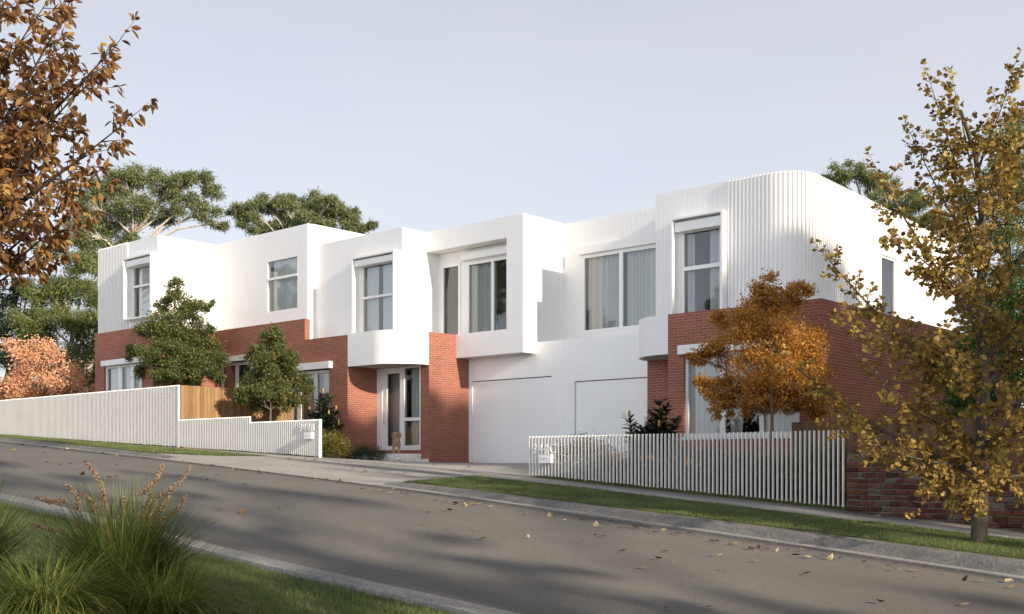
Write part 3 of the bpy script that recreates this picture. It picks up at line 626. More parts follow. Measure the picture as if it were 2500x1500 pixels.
# timber paling fence between the yards
TF = thing('timber_fence', 'warm brown timber paling fence between the white slat fence and the red house', 'fence', (-30.3, 19, .3), 'timber fences')
m = MB(); tint = []; y = YF + .12; r5 = random.Random(5)
while y < YB1 - .03:
    w = .135; m.box(-30.34 + r5.uniform(0, .006), -30.318 + r5.uniform(0, .006), y, y + w - .006, gz(-30.4, y) - .1, 2.405 - .012 * r5.random()); tint += [r5.random()] * 8; y += w
o = m.build('paling', M['timber'], TF); setattr_tint(o.data, tint)
TF2 = thing('timber_fence', 'dark timber fence behind the old brick wall at the right', 'fence', (-9, 21, -.5), 'timber fences')
m = MB(); tint = []; x = XFB + .02
while x < -5.5:
    w = .14; m.box(x, x + w - .006, 21.5 + r5.uniform(0, .006), 21.522, -1.2, .86 - .01 * r5.random()); tint += [r5.random()] * 8; x += w
o = m.build('paling', M['timber_dark'], TF2); setattr_tint(o.data, tint)

# old brick boundary wall, every brick modelled
OW = thing('brick_boundary_wall', 'old uneven brick boundary wall beside the footpath at the right', 'wall', (-7, YF + .1, -.9))
m = MB(); tint = []; r6 = random.Random(6); z = -2.2; row = 0
def otop(x): return .15 if x < -7.93 else (-.12 if x < -7.4 else -.24)
while z < .2:
    h = .078 + r6.uniform(-.008, .01); x = -8.47 - r6.random() * .1
    while x < -1.0:
        w = r6.choice([.22, .22, .21, .105, .235]) + r6.uniform(-.015, .02)
        if z + h < otop(x + w/2) + .03 and z + h > z_fence(x) - .1 and x > -8.6:
            x0 = max(x, -8.5); j = lambda a: r6.uniform(-a, a); yf = YF + .02 + j(.012)
            c = .012; 
            vs = []
            for (px, pz) in ((x0, z), (x0 + w, z), (x0 + w, z + h), (x0, z + h)): vs.append((px + j(.010), YF + .12, pz + j(.010)))
            for (px, pz) in ((x0 + c, z + c), (x0 + w - c, z + c), (x0 + w - c, z + h - c), (x0 + c, z + h - c)): vs.append((px + j(.008), yf, pz + j(.007)))
            mid = [(vs[k][0], yf + .016, vs[k][2]) for k in range(4)]
            vs = vs[:4] + mid + vs[4:]
            m.add(vs, [(0,1,5,4),(1,2,6,5),(2,3,7,6),(3,0,4,7),(4,5,9,8),(5,6,10,9),(6,7,11,10),(7,4,8,11),(8,9,10,11)]); tint += [r6.random()] * 12
        x += w + .020
    z += h + .022; row += 1
o = m.build('brickwork', M['oldbrick'], OW); setattr_tint(o.data, tint)
m = MB(); m.box(-8.5, -7.93, YF + .045, YF + .30, -2.2, .145); m.box(-7.93, -7.4, YF + .046, YF + .30, -2.2, -.125); m.box(-7.4, -1.0, YF + .047, YF + .30, -2.4, -.245); m.build('mortar_core', M['mortar'], OW)

# ================================================================== foliage
def leaves(name, mt, C, A, Nn, size, tpl, faces, tint, parent=None, origin=(0, 0, 0)):
    """one mesh of many leaves: C centres, A leaf axis, Nn leaf normal (numpy N x 3)"""
    C = np.asarray(C, dtype=np.float64); n = len(C)
    A = A / (np.linalg.norm(A, axis=1, keepdims=True) + 1e-9); Sd = np.cross(A, Nn); Sd /= (np.linalg.norm(Sd, axis=1, keepdims=True) + 1e-9); Nm = np.cross(Sd, A)
    tpl = np.asarray(tpl, dtype=np.float64); k = len(tpl); sz = np.broadcast_to(np.asarray(size, dtype=np.float64), (n,)).reshape(n, 1, 1)
    V = (C - np.asarray(origin))[:, None, :] + sz * (tpl[None, :, 0:1] * Sd[:, None, :] + tpl[None, :, 1:2] * A[:, None, :] + tpl[None, :, 2:3] * Nm[:, None, :])
    V = V.reshape(-1, 3)
    fl = [len(f) for f in faces]; li = np.concatenate([np.asarray(f) for f in faces]); nl = len(li); nf = len(faces)
    me = bpy.data.meshes.new(name); me.vertices.add(n * k); me.vertices.foreach_set('co', V.astype(np.float32).ravel())
    me.loops.add(n * nl); me.loops.foreach_set('vertex_index', (li[None, :] + (np.arange(n) * k)[:, None]).ravel().astype(np.int32))
    st_ = np.concatenate([[0], np.cumsum(fl)[:-1]])
    me.polygons.add(n * nf); me.polygons.foreach_set('loop_start', (st_[None, :] + (np.arange(n) * nl)[:, None]).ravel().astype(np.int32))
    me.update(calc_edges=True); me.materials.append(mt)
    setattr_tint(me, np.repeat(np.asarray(tint), k))
    o = bpy.data.objects.new(name, me); COL.objects.link(o)
    if parent is not None: put(o, parent, origin)
    else: o.location = origin
    return o
T_OVAL = ([(0,0,0), (.28,.3,.06), (.26,.65,.05), (0,1,-.04), (-.26,.65,.05), (-.28,.3,.06), (0,.45,-.03)], [(0,1,6), (1,2,6), (2,3,6), (3,4,6), (4,5,6), (5,0,6)])
T_SLIM = ([(0,0,0), (.17,.25,.05), (.24,.5,.07), (.13,.8,.03), (0,1,-.08), (-.13,.8,.03), (-.24,.5,.07), (-.17,.25,.05), (0,.5,-.04)], [(0,1,8), (1,2,8), (2,3,8), (3,4,8), (4,5,8), (5,6,8), (6,7,8), (7,0,8)])
T_DIA = ([(0,0,0), (.3,.5,.06), (0,1,0), (-.3,.5,.06)], [(0,1,2,3)])
T_LONG = ([(0,0,0), (.10,.4,.02), (0,1,-.08), (-.10,.4,.02)], [(0,1,2,3)])
T_STAR = ([(0,0,0), (.50,.12,.05), (.24,.42,0), (.42,.78,.06), (.10,.62,0), (0,1.0,.0), (-.10,.62,0), (-.42,.78,.06), (-.24,.42,0), (-.50,.12,.05)], [(0,1,2,8,9), (2,3,4,6,7,8), (4,5,6)])
T_FAN = ([(0,0,0), (.12,.25,.0), (.50,.55,.10), (.42,.85,.06), (.20,.98,.0), (.03,.80,-.02), (-.18,1.0,.0), (-.42,.86,.06), (-.50,.55,.10), (-.12,.25,.0)], [(0,1,5,9), (1,2,3,4,5), (5,6,7,8,9)])
NP = np.random.default_rng(11)
def unit(n): v = NP.normal(size=(n, 3)); return v / np.linalg.norm(v, axis=1, keepdims=True)
def crown_tree(name, label, cat, base, trunk, lobes, mt, bk, nleaf, size, tpl, group=None, droop=.3, trunk_r=.12, nclump=10, sig=.26, tw=5, parent_only=False, tshift=0., limb_r=.35, twig=True, fork=.45):
    """trunk: list of points; lobes: (x, y, z, rx, ry, rz) in world space; each lobe is fed by a limb and filled with leaf clumps"""
    t = thing(name, label, cat, base, group); r = random.Random(hash(label) % 9999 if False else len(label) * 7 + int(abs(base[0]) * 10))
    m = MB(); n = len(trunk); rad = [trunk_r * (1 - .8 * i / (n - 1)) for i in range(n)]
    rad[0] *= 1.25; m.tube(trunk, rad, 9)
    tot = sum(l[3]*l[4]*l[5] for l in lobes) or 1; tot = sum((l[3]*l[4]*l[5]) ** (2/3) for l in lobes)
    Cs = []; zmn = min(l[2] - l[5] for l in lobes) - .12
    for (x, y, z, rx, ry, rz) in lobes:
        # limb start: point on trunk below the lobe
        best = None
        for i in range(n - 1):
            for f in (0, .25, .5, .75):
                p = Vector(trunk[i]).lerp(Vector(trunk[i+1]), f); dz = z - p.z; hd = math.hypot(x - p.x, y - p.y)
                c = abs(dz - hd * .7) + (0 if p.z > zmn else 3 + zmn - p.z)
                if best is None or c < best[0]: best = (c, p, trunk_r * (1 - .8 * (i + f) / (n - 1)))
        p0, r0 = best[1], best[2]; c = Vector((x, y, z)); mid = p0.lerp(c, .5) + Vector((r.uniform(-.1, .1), r.uniform(-.1, .1), .12)) * (c - p0).length
        pts = [p0, p0.lerp(mid, .5), mid, mid.lerp(c, .6), c]
        lr = min(r0 * .8, max(.012, limb_r * trunk_r)); m.tube(pts, [lr, lr * .85, lr * .65, lr * .45, lr * .25], 6)
        nc = max(3, int(nclump * (rx*ry*rz) ** (1/3) / (max(l[3]*l[4]*l[5] for l in lobes)) ** (1/3)))
        d = unit(nc); rr = NP.uniform(.35, 1.0, (nc, 1)) ** .6; cc = np.array([x, y, z]) + d * rr * np.array([rx, ry, rz])
        share = int(nleaf * (rx*ry*rz) ** (2/3) / tot)
        idx = NP.integers(0, nc, share); sg = sig * min(rx, ry, rz)
        P_ = cc[idx] + NP.normal(size=(share, 3)) * sg * np.array([1, 1, .75]); Cs.append((P_, cc, np.array([x, y, z])))
        if twig:
            for k in range(nc):
                e = Vector(cc[k]); s_ = pts[2].lerp(c, r.random()); m.tube([s_, s_.lerp(e, .5) + Vector((0, 0, .04 * (e - s_).length)), e], [lr * .3, lr * .2, lr * .08], 4, cap=False)
    m.build('trunk', bk, t, smooth=True, origin=base)
    P_ = np.concatenate([a for a, _, _ in Cs]); n_ = len(P_)
    A = unit(n_); A[:, 2] -= droop; Nn = unit(n_); Nn[:, 2] += .5
    tint = np.clip(NP.beta(2.2, 2.2, n_) + tshift, 0, 1)
    leaves('crown', mt, P_, A, Nn, size * NP.uniform(.6, 1.2, n_), tpl[0], tpl[1], tint, t, base)
    return t
def L_(u, v, D, r, ry=None, rz=None):      # lobe from photo position at distance D; r in metres
    p = pt(u, v, D); return (p.x, p.y, p.z, r, ry or r, rz or r)
def copy_tree(o, parent=None, **kw):
    c = o.copy(); COL.objects.link(c); c.parent = parent
    for ch in list(o.children): copy_tree(ch, c)
    return c

# ---- garden trees
D1 = 36.5
pD = lambda u, v, D: tuple(pt(u, v, D))
# golden maple behind the open fence
Dg = 23.5; bs = at(1883, 20.4); base = (bs, 20.4, gz(bs, 20.4)); sc = Dg / FPX
gl = [(1870,700,.26,.34),(1905,745,.36,.36),(1862,760,.34,.4),(1950,720,.26,.32),(1805,800,.42,.4),(1890,830,.52,.45),(1960,850,.48,.45),(1765,780,.20,.25),(1745,860,.34,.3),(1850,900,.55,.45),(1930,930,.5,.45),(1700,873,.18,.15),(1990,900,.38,.35),(1780,950,.45,.36),(2005,960,.32,.3),(1850,985,.45,.28),(1925,985,.42,.25),(1760,1000,.24,.18),(1990,1000,.28,.18),(1720,940,.2,.28)]
crown_tree('maple_tree', 'golden orange maple tree standing behind the open slat fence', 'tree', base, [base, (bs + .01, 20.4, .3), (bs + .02, 20.4, 1.0), (bs - .02, 20.4, 1.5), (bs, 20.4, 2.1)],
    [L_(u, v, Dg + [-.5, .4, 0, .7, -.7][i % 5] * .8, a, a, b) for i, (u, v, a, b) in enumerate(gl)], M['lf_gold'], M['bark_brown'], 52000, .052, T_STAR, droop=.2, trunk_r=.05, nclump=20, sig=.31, group='young maple trees in the front gardens')
# green maple, bigger, left
b1 = at(425, 21.0); base = (b1, 21.0, gz(b1, 21.0)); Dm = 41.3 - 2.8
gl = [(428,705,.3,.4),(440,750,.5,.5),(400,740,.3,.35),(475,760,.4,.45),(510,750,.2,.25),(400,800,.6,.5),(460,820,.7,.6),(345,810,.3,.3),(320,860,.28,.25),(375,860,.6,.45),(440,880,.8,.55),(505,850,.5,.45),(530,880,.35,.35),(360,905,.5,.3),(420,920,.7,.3),(490,915,.6,.3),(530,920,.3,.25),(515,800,.2,.25)]
crown_tree('maple_tree', 'bushy green maple with reddish tips, left of the timber fence', 'tree', base, [base, (b1, 21, 1.5), (b1, 21, 2.6), (b1 + .1, 21, 3.8), (b1, 21, 4.8)],
    [L_(u, v, 38.5 + [-.5, .4, 0, .7, -.7][i % 5], a, a, b) for i, (u, v, a, b) in enumerate(gl)], M['lf_maple'], M['bark_brown'], 46000, .064, T_STAR, droop=.2, trunk_r=.07, nclump=18, sig=.30, group='young maple trees in the front gardens')
b2 = at(660, 20.8); base = (b2, 20.8, gz(b2, 20.8))
gl = [(664,815,.3,.3),(650,840,.35,.35),(685,860,.35,.35),(625,870,.28,.25),(715,880,.26,.26),(655,890,.5,.4),(700,920,.45,.4),(625,930,.4,.35),(740,940,.3,.3),(665,950,.55,.35),(600,960,.3,.25),(640,985,.4,.25),(700,985,.45,.25),(725,975,.3,.25),(590,975,.2,.18),(630,850,.2,.2)]
crown_tree('maple_tree', 'small green and bronze maple tree right of the timber fence', 'tree', base, [base, (b2, 20.8, .9), (b2 + .02, 20.8, 1.9), (b2, 20.8, 2.9)],
    [L_(u, v, 34.8 + [-.5, .4, 0, .6, -.6][i % 5] * .8, a, a, b) for i, (u, v, a, b) in enumerate(gl)], M['lf_maple'], M['bark_grey'], 36000, .058, T_STAR, droop=.2, trunk_r=.045, nclump=18, sig=.30, tshift=.05, group='young maple trees in the front gardens')
# pink and salmon shrub tree far left
Db = 44; gl = [(60,860,.8,.6),(110,870,.8,.6),(30,930,.8,.6),(90,930,1.0,.7),(150,920,.8,.6),(190,945,.6,.45),(5,960,.7,.4),(140,965,.9,.4),(220,955,.4,.3),(50,965,.9,.5)]
p = pt(100, 1000, Db); base = (p.x, p.y, gz(p.x, p.y))
crown_tree('autumn_shrub', 'salmon pink autumn shrub behind the far end of the solid slat fence', 'shrub', base, [base, (p.x, p.y, base[2] + .8), (p.x, p.y, base[2] + 2.2)],
    [L_(u, v, Db + [-.6, .5, 0, .8][i % 4], a, a, b) for i, (u, v, a, b) in enumerate(gl)], M['lf_red'], M['bark_brown'], 15000, .11, T_DIA, trunk_r=.08, nclump=16, sig=.3)

# ---- background trees
def bgtree(name, label, D, lobes, mt, bk, nleaf, size, base_u, group, tr=.28, tpl=T_LONG, droop=.5, nclump=16, sig=.26, **k):
    p = pt(base_u, 1100, D); b = (p.x, p.y, gz(p.x, p.y)); top = min(l[1] for l in lobes); zt_ = (HYP - top) * D / FPX; lean = pt(sum(l[0] for l in lobes) / len(lobes), 900, D)
    tr_ = [b, (b[0], b[1], b[2] + (zt_ - b[2]) * .25), (b[0] * .7 + lean.x * .3, b[1] * .7 + lean.y * .3, b[2] + (zt_ - b[2]) * .5), (lean.x, lean.y, b[2] + (zt_ - b[2]) * .85)]
    s = D / FPX
    return crown_tree(name, label, 'tree', b, tr_, [L_(u, v, D + [-.35, .3, 0, .6, -.6][i % 5] * a * s, a * s, a * s, c * s) for i, (u, v, a, c) in enumerate(lobes)], mt, bk, nleaf, size, tpl, group, droop=droop, trunk_r=tr, nclump=nclump, sig=sig, **k)
GB = 'tall trees behind the houses'
bgtree('gum_tree', 'tall pale gum tree behind the far left roof corner', 56, [(300,440,45,28),(345,425,48,28),(395,455,42,30),(255,470,50,35),(440,445,38,26),(490,440,36,22),(520,470,28,22),(455,500,45,28),(380,520,45,28),(320,500,50,30),(210,500,45,32),(500,520,35,25),(530,545,22,18),(265,545,55,35),(200,570,50,35),(120,600,40,25),(300,590,50,30),(230,640,45,30)], M['lf_gum'], M['bark_gum'], 46000, .23, 215, GB, tr=.3, nclump=20, limb_r=.4)
bgtree('gum_tree', 'rounded gum tree rising behind the middle of the left roofs', 60, [(600,505,30,20),(650,500,30,22),(700,500,40,24),(750,490,45,22),(800,505,45,22),(845,525,40,22),(885,548,32,18),(620,545,40,25),(690,545,45,25),(760,540,50,25),(830,560,50,20),(575,520,20,14)], M['lf_gum'], M['bark_gum'], 36000, .24, 730, GB, nclump=18, tshift=-.02)
bgtree('wattle_tree', 'mid green bushy tree behind the pink shrub', 50, [(190,640,40,28),(160,700,50,35),(210,720,45,35),(120,740,50,35),(70,780,45,30),(170,790,60,40),(225,800,40,40),(90,830,50,30),(200,870,50,40),(150,900,50,30),(220,930,40,30),(60,700,22,16)], M['lf_wattle'], M['bark_gum'], 38000, .20, 190, GB, nclump=20, sig=.3, tr=.2)
bgtree('dark_tree', 'dark green tree at the far left edge behind the bushy tree', 60, [(20,720,45,30),(60,700,35,22),(95,710,30,22),(10,790,50,40),(60,800,50,40),(20,870,60,40),(80,880,50,40),(110,960,60,40),(0,950,60,40),(-60,800,60,50),(180,960,60,30),(240,900,40,60)], M['lf_dark'], M['bark_dark'], 22000, .30, 10, GB, nclump=18)
bgtree('gum_tree', 'olive green gum tree showing over the rounded right roof corner', 52, [(2040,430,42,24),(2085,420,45,24),(2130,450,45,28),(2180,470,45,28),(2230,490,45,28),(2120,510,60,28),(2200,540,60,35),(2030,460,30,18),(2270,540,40,30)], M['lf_gum'], M['bark_gum'], 27000, .21, 2140, GB, nclump=16, tshift=-.12)
bgtree('gum_tree', 'tall green tree behind the ginkgo at the right edge', 40, [(2450,330,55,35),(2500,300,50,35),(2480,400,65,45),(2430,440,45,35),(2520,480,60,50),(2460,540,65,50),(2400,600,50,40),(2530,620,60,60),(2450,680,70,50),(2380,720,50,40),(2500,780,70,60),(2350,480,35,30)], M['lf_wattle'], M['bark_dark'], 24000, .20, 2470, GB, nclump=16, tshift=-.1)
bgtree('bamboo_clump', 'lush green bamboo clump behind the old brick wall', 26.5, [(2330,870,45,50),(2400,850,55,60),(2470,830,55,60),(2500,930,60,60),(2360,960,60,60),(2430,980,60,60),(2480,1060,60,60),(2340,1060,50,50),(2280,1120,50,40),(2400,1120,60,50),(2500,1140,60,50),(2420,760,45,50),(2490,720,50,50)], M['lf_bamboo'], M['bark_dark'], 16000, .19, 2420, GB, nclump=16, tr=.08)

# ---- branching trees seen close: every limb modelled, leaves set along the twigs
def limb_tree(name, label, base, trunk, tr, limbs, mt, bk, tpl, size, twig_gap, twig_len, leaf_gap, up=.5, hang=.4, seed=3, flat=.0, cat='tree', group=None, tshift=0, sub=2, lateral=1.0):
    r = random.Random(seed); t = thing(name, label, cat, base, group); m = MB()
    n = len(trunk); m.tube(trunk, [tr * (1 - .82 * (i / (n - 1)) ** .8) for i in range(n)], 12)
    PS = []; AX = []
    def rv(): return Vector((r.gauss(0, 1), r.gauss(0, 1), r.gauss(0, 1)))
    def twig(p, d, ln, rad, lvl):
        k = max(3, int(ln / .09)); pts = [p]; q = p.copy(); dd = d.normalized(); step = ln / k
        for i in range(k):
            dd = (dd + rv() * .07 + Vector((0, 0, .03 * up))).normalized(); q = q + dd * step; pts.append(q.copy())
        m.tube(pts, [rad * (1 - .8 * i / k) for i in range(k + 1)], 4 if lvl else 5, cap=False)
        s = leaf_gap * .5 if lvl else ln * .15
        while s < ln:
            f = s / step; i = min(int(f), k - 1); pp = pts[i].lerp(pts[i+1], f - i)
            for _ in range(1 if r.random() < .6 else 2):
                ax = (pts[i+1] - pts[i]).normalized() * .5 + rv() * .55; ax.z -= hang; PS.append(pp + ax.normalized() * .012); AX.append(ax)
            s += leaf_gap * r.uniform(.6, 1.4)
        for _ in range(3): ax = dd * .8 + rv() * .5; ax.z -= hang * .7; PS.append(q.copy()); AX.append(ax)
        if lvl < sub and ln > .25:
            for _ in range(int(ln / (twig_gap * 1.5))):
                f = r.uniform(.2, .9) * k; i = int(f); d2 = (pts[i+1] - pts[i]).normalized(); sd = d2.cross(rv()).normalized()
                twig(pts[i], d2 * .7 + sd * .8 + Vector((0, 0, .15 * up)), ln * r.uniform(.35, .6), rad * .5, lvl + 1)
    for li in limbs:
        p0, p1, rad, sag = li[:4]; dens = li[4] if len(li) > 4 else 1.0
        ln = (p1 - p0).length; k = max(5, int(ln / .18)); pts = []; wob = rv() * .02 * ln
        for i in range(k + 1):
            f = i / k; pts.append(p0.lerp(p1, f) + Vector((0, 0, -sag * ln * math.sin(math.pi * f) )) + wob * math.sin(f * 5) * (1 - f))
        m.tube(pts, [max(.0035, rad * (1 - .88 * i / k)) for i in range(k + 1)], 7, cap=False)
        s = ln * .12
        while s < ln:
            f = s / ln * k; i = min(int(f), k - 1); p = pts[i].lerp(pts[i+1], f - i); d = (pts[i+1] - pts[i]).normalized()
            sd = d.cross(rv()); sd.normalize(); sd.z *= (1 - flat); 
            tl = twig_len * r.uniform(.5, 1.2) * (1.15 - .6 * s / ln)
            twig(p, d * .7 + sd * lateral + Vector((0, 0, up * .35)), tl, max(.003, rad * .22), 0 if sub else 1)
            s += twig_gap * r.uniform(.5, 1.5) / dens
        twig(pts[-1], pts[-1] - pts[-2], twig_len * .6, .004, 1)
    m.build('trunk', bk, t, smooth=True, origin=base)
    C = np.array([tuple(p) for p in PS]); A = np.array([tuple(a) for a in AX]); n = len(C); Nn = NP.normal(size=(n, 3)) * .6; Nn[:, 2] += .8
    leaves('crown', mt, C, A, Nn, size * NP.uniform(.65, 1.15, n), tpl[0], tpl[1], np.clip(NP.beta(2, 2.2, n) + tshift, 0, 1), t, base)
    print('LT', name, n)
    return t
q = lambda u, v, D: pt(u, v, D)
DG = 15.5; gb = q(2390, 1340, DG)
trunk = [gb + Vector((0, 0, -.12)), gb + Vector((0, 0, .12)), q(2393, 1230, DG), q(2398, 1080, DG), q(2402, 930, DG), q(2396, 800, DG), q(2392, 700, DG), q(2402, 600, DG), q(2393, 480, DG), q(2382, 380, DG), q(2345, 270, DG)]
lim = [  # start (u,v), tip (u,v), depth offset at the tip, radius, sag
 (2398,1160,1905,868,.3,.040,.06),(2400,1130,2040,1050,-.9,.030,.05),(2400,1090,2130,905,-.4,.030,.08),(2402,985,2015,625,-.3,.045,.05),(2402,960,2120,760,.8,.028,.05),
 (2396,905,2065,790,-.8,.026,.04),(2396,800,2140,412,.0,.036,.05),(2394,740,2180,560,-.7,.024,.05),(2398,640,2225,330,.3,.026,.05),(2395,560,2270,200,0,.026,.04),(2390,470,2330,215,-.3,.016,.03),
 (2388,420,2475,165,.2,.020,.04),(2395,520,2520,330,.1,.02,.04),(2400,1180,2255,1235,-.5,.024,-.05),(2400,1190,2130,1130,.5,.022,.02),(2400,1170,2380,1215,-1.3,.020,.0),
 (2402,950,2640,560,.2,.05,.05),(2402,880,2560,700,-.8,.03,.05),(2400,1010,2700,850,.4,.04,.05),(2400,1080,2620,1000,-.7,.03,.04),(2400,1170,2650,1120,.1,.03,.03),(2396,780,2600,420,.6,.03,.05),
 (2398,700,2440,420,-1.0,.024,.03),(2400,860,2330,640,-1.2,.024,.04),(2402,1000,2300,850,-1.4,.026,.04),(2402,940,2440,760,1.3,.026,.04),(2400,800,2330,540,1.2,.024,.04),(2400,1120,2500,960,-1.2,.026,.04),(2400,1100,2250,1010,1.2,.026,.03),(2393,620,2330,420,-.9,.02,.03),(2400,1150,2480,1190,-.9,.02,.0),(2394,700,2260,470,.9,.02,.04),(2391,560,2460,300,-.6,.02,.04)]
limbs = [(q(a, b, DG), q(c, d, DG + e), rr_, sg_) for a, b, c, d, e, rr_, sg_ in lim]
limb_tree('ginkgo_tree', 'yellowing fan-leaved street tree on the grass strip at the right', tuple(gb), trunk, .135, limbs, M['lf_ginkgo'], M['bark_ginkgo'], T_FAN, .080, .105, .44, .036, up=.5, hang=.25, seed=5, sub=1, group='street trees')
# overhanging autumn tree, trunk beyond the left edge
DL = 8.6; lb = q(-330, 1500, DL); lb.z = gz(lb.x, lb.y)
tr = [lb, q(-325, 1200, DL), q(-300, 900, DL), q(-280, 600, DL), q(-240, 300, DL), q(-200, -50, DL), q(-180, -300, DL)]
lim = [(-290,760,235,10,.3,.03,.03),(-280,650,345,120,.0,.03,.02),(-280,700,372,305,-.2,.028,.03),(-290,720,290,380,.4,.018,.0,.5),(-290,820,290,440,.1,.022,.04,.7),(-300,860,272,500,-.3,.022,.04,.8),(-300,850,190,600,.3,.024,.05),(-300,880,70,655,.0,.02,.05),
 (-280,600,110,-60,.5,.03,.02),(-270,500,10,-60,-.3,.03,.02),(-290,700,160,170,-.5,.03,.03),(-290,740,250,230,.7,.026,.03),(-290,780,180,330,-.6,.026,.03),(-300,800,120,420,.5,.026,.04),(-300,820,60,520,-.4,.026,.05),(-290,700,20,120,.6,.028,.02),(-290,760,60,260,-.6,.028,.03),(-300,820,20,400,.6,.026,.03),(-300,840,130,520,-.7,.022,.04),(-300,860,20,600,.5,.022,.04),(-290,760,200,120,.9,.022,.02),(-290,640,290,200,.4,.022,.02),(-290,660,60,20,-.8,.024,.02),(-290,800,230,440,-.6,.02,.03),(-290,600,200,-20,-.2,.02,.02),(-295,800,100,330,.9,.024,.03),(-295,840,0,470,-.8,.024,.03)]
limbs = [(q(l[0], l[1], DL), q(l[2] - 62, l[3] - 8, DL + l[4]), l[5], l[6]) + tuple(l[7:]) for l in lim]
limb_tree('autumn_tree', 'russet brown autumn tree overhanging the top left corner', tuple(lb), tr, .16, limbs, M['lf_rust'], M['bark_dark'], T_SLIM, .092, .10, .42, .042, up=.7, hang=.8, seed=9, sub=1, group='street trees')

# ---- shrubs and garden plants
def shrub(name, label, u, Y, lobes, mt, size, nl, tpl=T_DIA, cat='shrub', group=None, tsh=0, bk='bark_dark'):
    x = at(u, Y); b = (x, Y, gz(x, Y)); 
    return crown_tree(name, label, cat, b, [b, (x, Y, b[2] + .1), (x, Y, b[2] + .25)], [(x + a, Y + c, b[2] + d, e, f, g_) for a, c, d, e, f, g_ in lobes], M[mt], M[bk], nl, size, tpl, group, droop=-.2, trunk_r=.02, nclump=26, sig=.34, twig=False, tshift=tsh)
shrub('yellow_shrub', 'mottled yellow green shrub beside the end post of the solid slat fence', 800, 19.6, [(0,0,.38,.48,.4,.36), (.25,.2,.28,.35,.3,.28), (-.2,.1,.45,.3,.3,.25)], 'lf_yellow', .045, 5000)
for k, (u, Y, s_) in enumerate([(848, 20.6, 1.0), (878, 21.1, .9), (908, 21.5, 1.0)]):
    shrub('groundcover_shrub', ['low dark rosemary-like mound next to the yellow green shrub', 'low dark mound between two others near the entry steps', 'low dark mound closest to the entry steps'][k], u, Y, [(0,0,.2,.42*s_,.4,.24*s_), (.2,.1,.15,.3,.3,.18)], 'lf_dark', .06, 2600, T_LONG, group='low mounds by the entry')
shrub('yellow_shrub', 'wide yellow green shrub seen through the open slats near number 344C', 1440, 20.3, [(-.5,0,.35,.5,.4,.42), (0,0,.42,.5,.4,.4), (.5,.1,.25,.5,.4,.28), (-.2,.3,.4,.6,.4,.45)], 'lf_yellow', .05, 7000)
for k, u in enumerate([1560, 1640, 1720, 1800, 1880, 1945, 2010]):
    shrub('hedge_shrub', 'dark hedge shrub behind the open slats, %s' % ['nearest the banksia', 'second from the banksia', 'third from the banksia', 'just left of the golden trunk', 'at the golden trunk', 'right of the golden trunk', 'at the right end of the slats'][k], u, 19.9 + .15 * (k % 3), [(0,0,.35,.42,.35,.36 + .06 * (k % 2)), (.2,.1,.5 + (.25 if k > 4 else 0),.3,.3,.3)], 'lf_dark', .045, 3200, T_DIA, group='hedge shrubs behind the open fence', tsh=-.05)
def banksia(label, u, Y, stems, group='banksia shrubs'):
    x = at(u, Y); b = (x, Y, gz(x, Y)); t = thing('banksia_shrub', label, 'shrub', b, group); r = random.Random(int(u)); m = MB(); PS = []; AX = []; tips = []
    for (dx, dy, h) in stems:
        tip = Vector((x + dx, Y + dy, b[2] + h)); p0 = Vector(b); mid = p0.lerp(tip, .5) + Vector((dx * .25, dy * .25, 0)); m.tube([p0, mid, tip], [.016, .012, .006], 5); tips.append(tip)
        z = .25
        while z < 1.0:
            p = p0.lerp(mid, z * 2) if z < .5 else mid.lerp(tip, z * 2 - 1)
            for k in range(9):
                a = r.random() * 6.28; e = .15 + .75 * max(0, z - .55) + r.uniform(-.2, .2); PS.append(p + Vector((0, 0, r.uniform(-.03, .03)))); AX.append(Vector((math.cos(a), math.sin(a), e)))
            z += .05
    m.build('stem', M['bark_brown'], t, origin=b)
    C = np.array([tuple(p) for p in PS]); A = np.array([tuple(a) for a in AX]); n = len(C); Nn = NP.normal(size=(n, 3)) * .25; Nn[:, 2] += 1
    tpl = ([(0,0,0), (.11,.35,.03), (.13,.7,.02), (0,1,-.05), (-.13,.7,.02), (-.11,.35,.03)], [(0,1,5), (1,2,4,5), (2,3,4)])
    leaves('foliage', M['lf_banksia'], C, A, Nn, .25 * NP.uniform(.7, 1.2, n), tpl[0], tpl[1], NP.random(n), t, b)
    for tp in tips[::2]:
        c = MB(); c.tube([tp, tp + Vector((0, 0, .02)), tp + Vector((.003, 0, .10)), tp + Vector((.004, 0, .15)), tp + Vector((.004, 0, .165))], [.012, .028, .030, .024, .008], 8); c.build('flower_cone', M['cone'], t, smooth=True, origin=tuple(tp))
banksia('dark leafy banksia with yellow cones at the brick corner left of the entry', 785, 21.3, [(-.6,0,1.45),(-.35,.1,1.25),(-.05,.1,2.0),(.1,-.1,1.75),(.35,0,1.3),(.6,.2,1.15),(.3,.1,.8),(-.2,-.2,1.1),(.5,-.1,.6),(0,.2,1.5),(-.5,.2,1.0),(.15,.2,1.9),(-.7,.1,.9),(.2,-.2,1.1),(.7,.1,1.0),(-.15,.1,1.6),(.45,.2,1.45),(-.3,-.2,.7)])
banksia('dark leafy banksia with brown cones behind the open slats by the garage', 1590, 21.0, [(-.55,-.1,1.35),(-.3,.1,1.0),(0,.1,1.2),(.25,0,1.75),(.4,.1,1.2),(.1,-.1,.9),(-.15,0,1.1),(.5,0,.9),(-.65,.1,1.0),(.3,.2,1.6),(-.4,0,.7),(-.1,.2,1.45),(.15,.1,1.4),(-.45,.2,1.15),(.55,.2,1.3),(0,-.2,.8),(.35,-.2,1.1)])
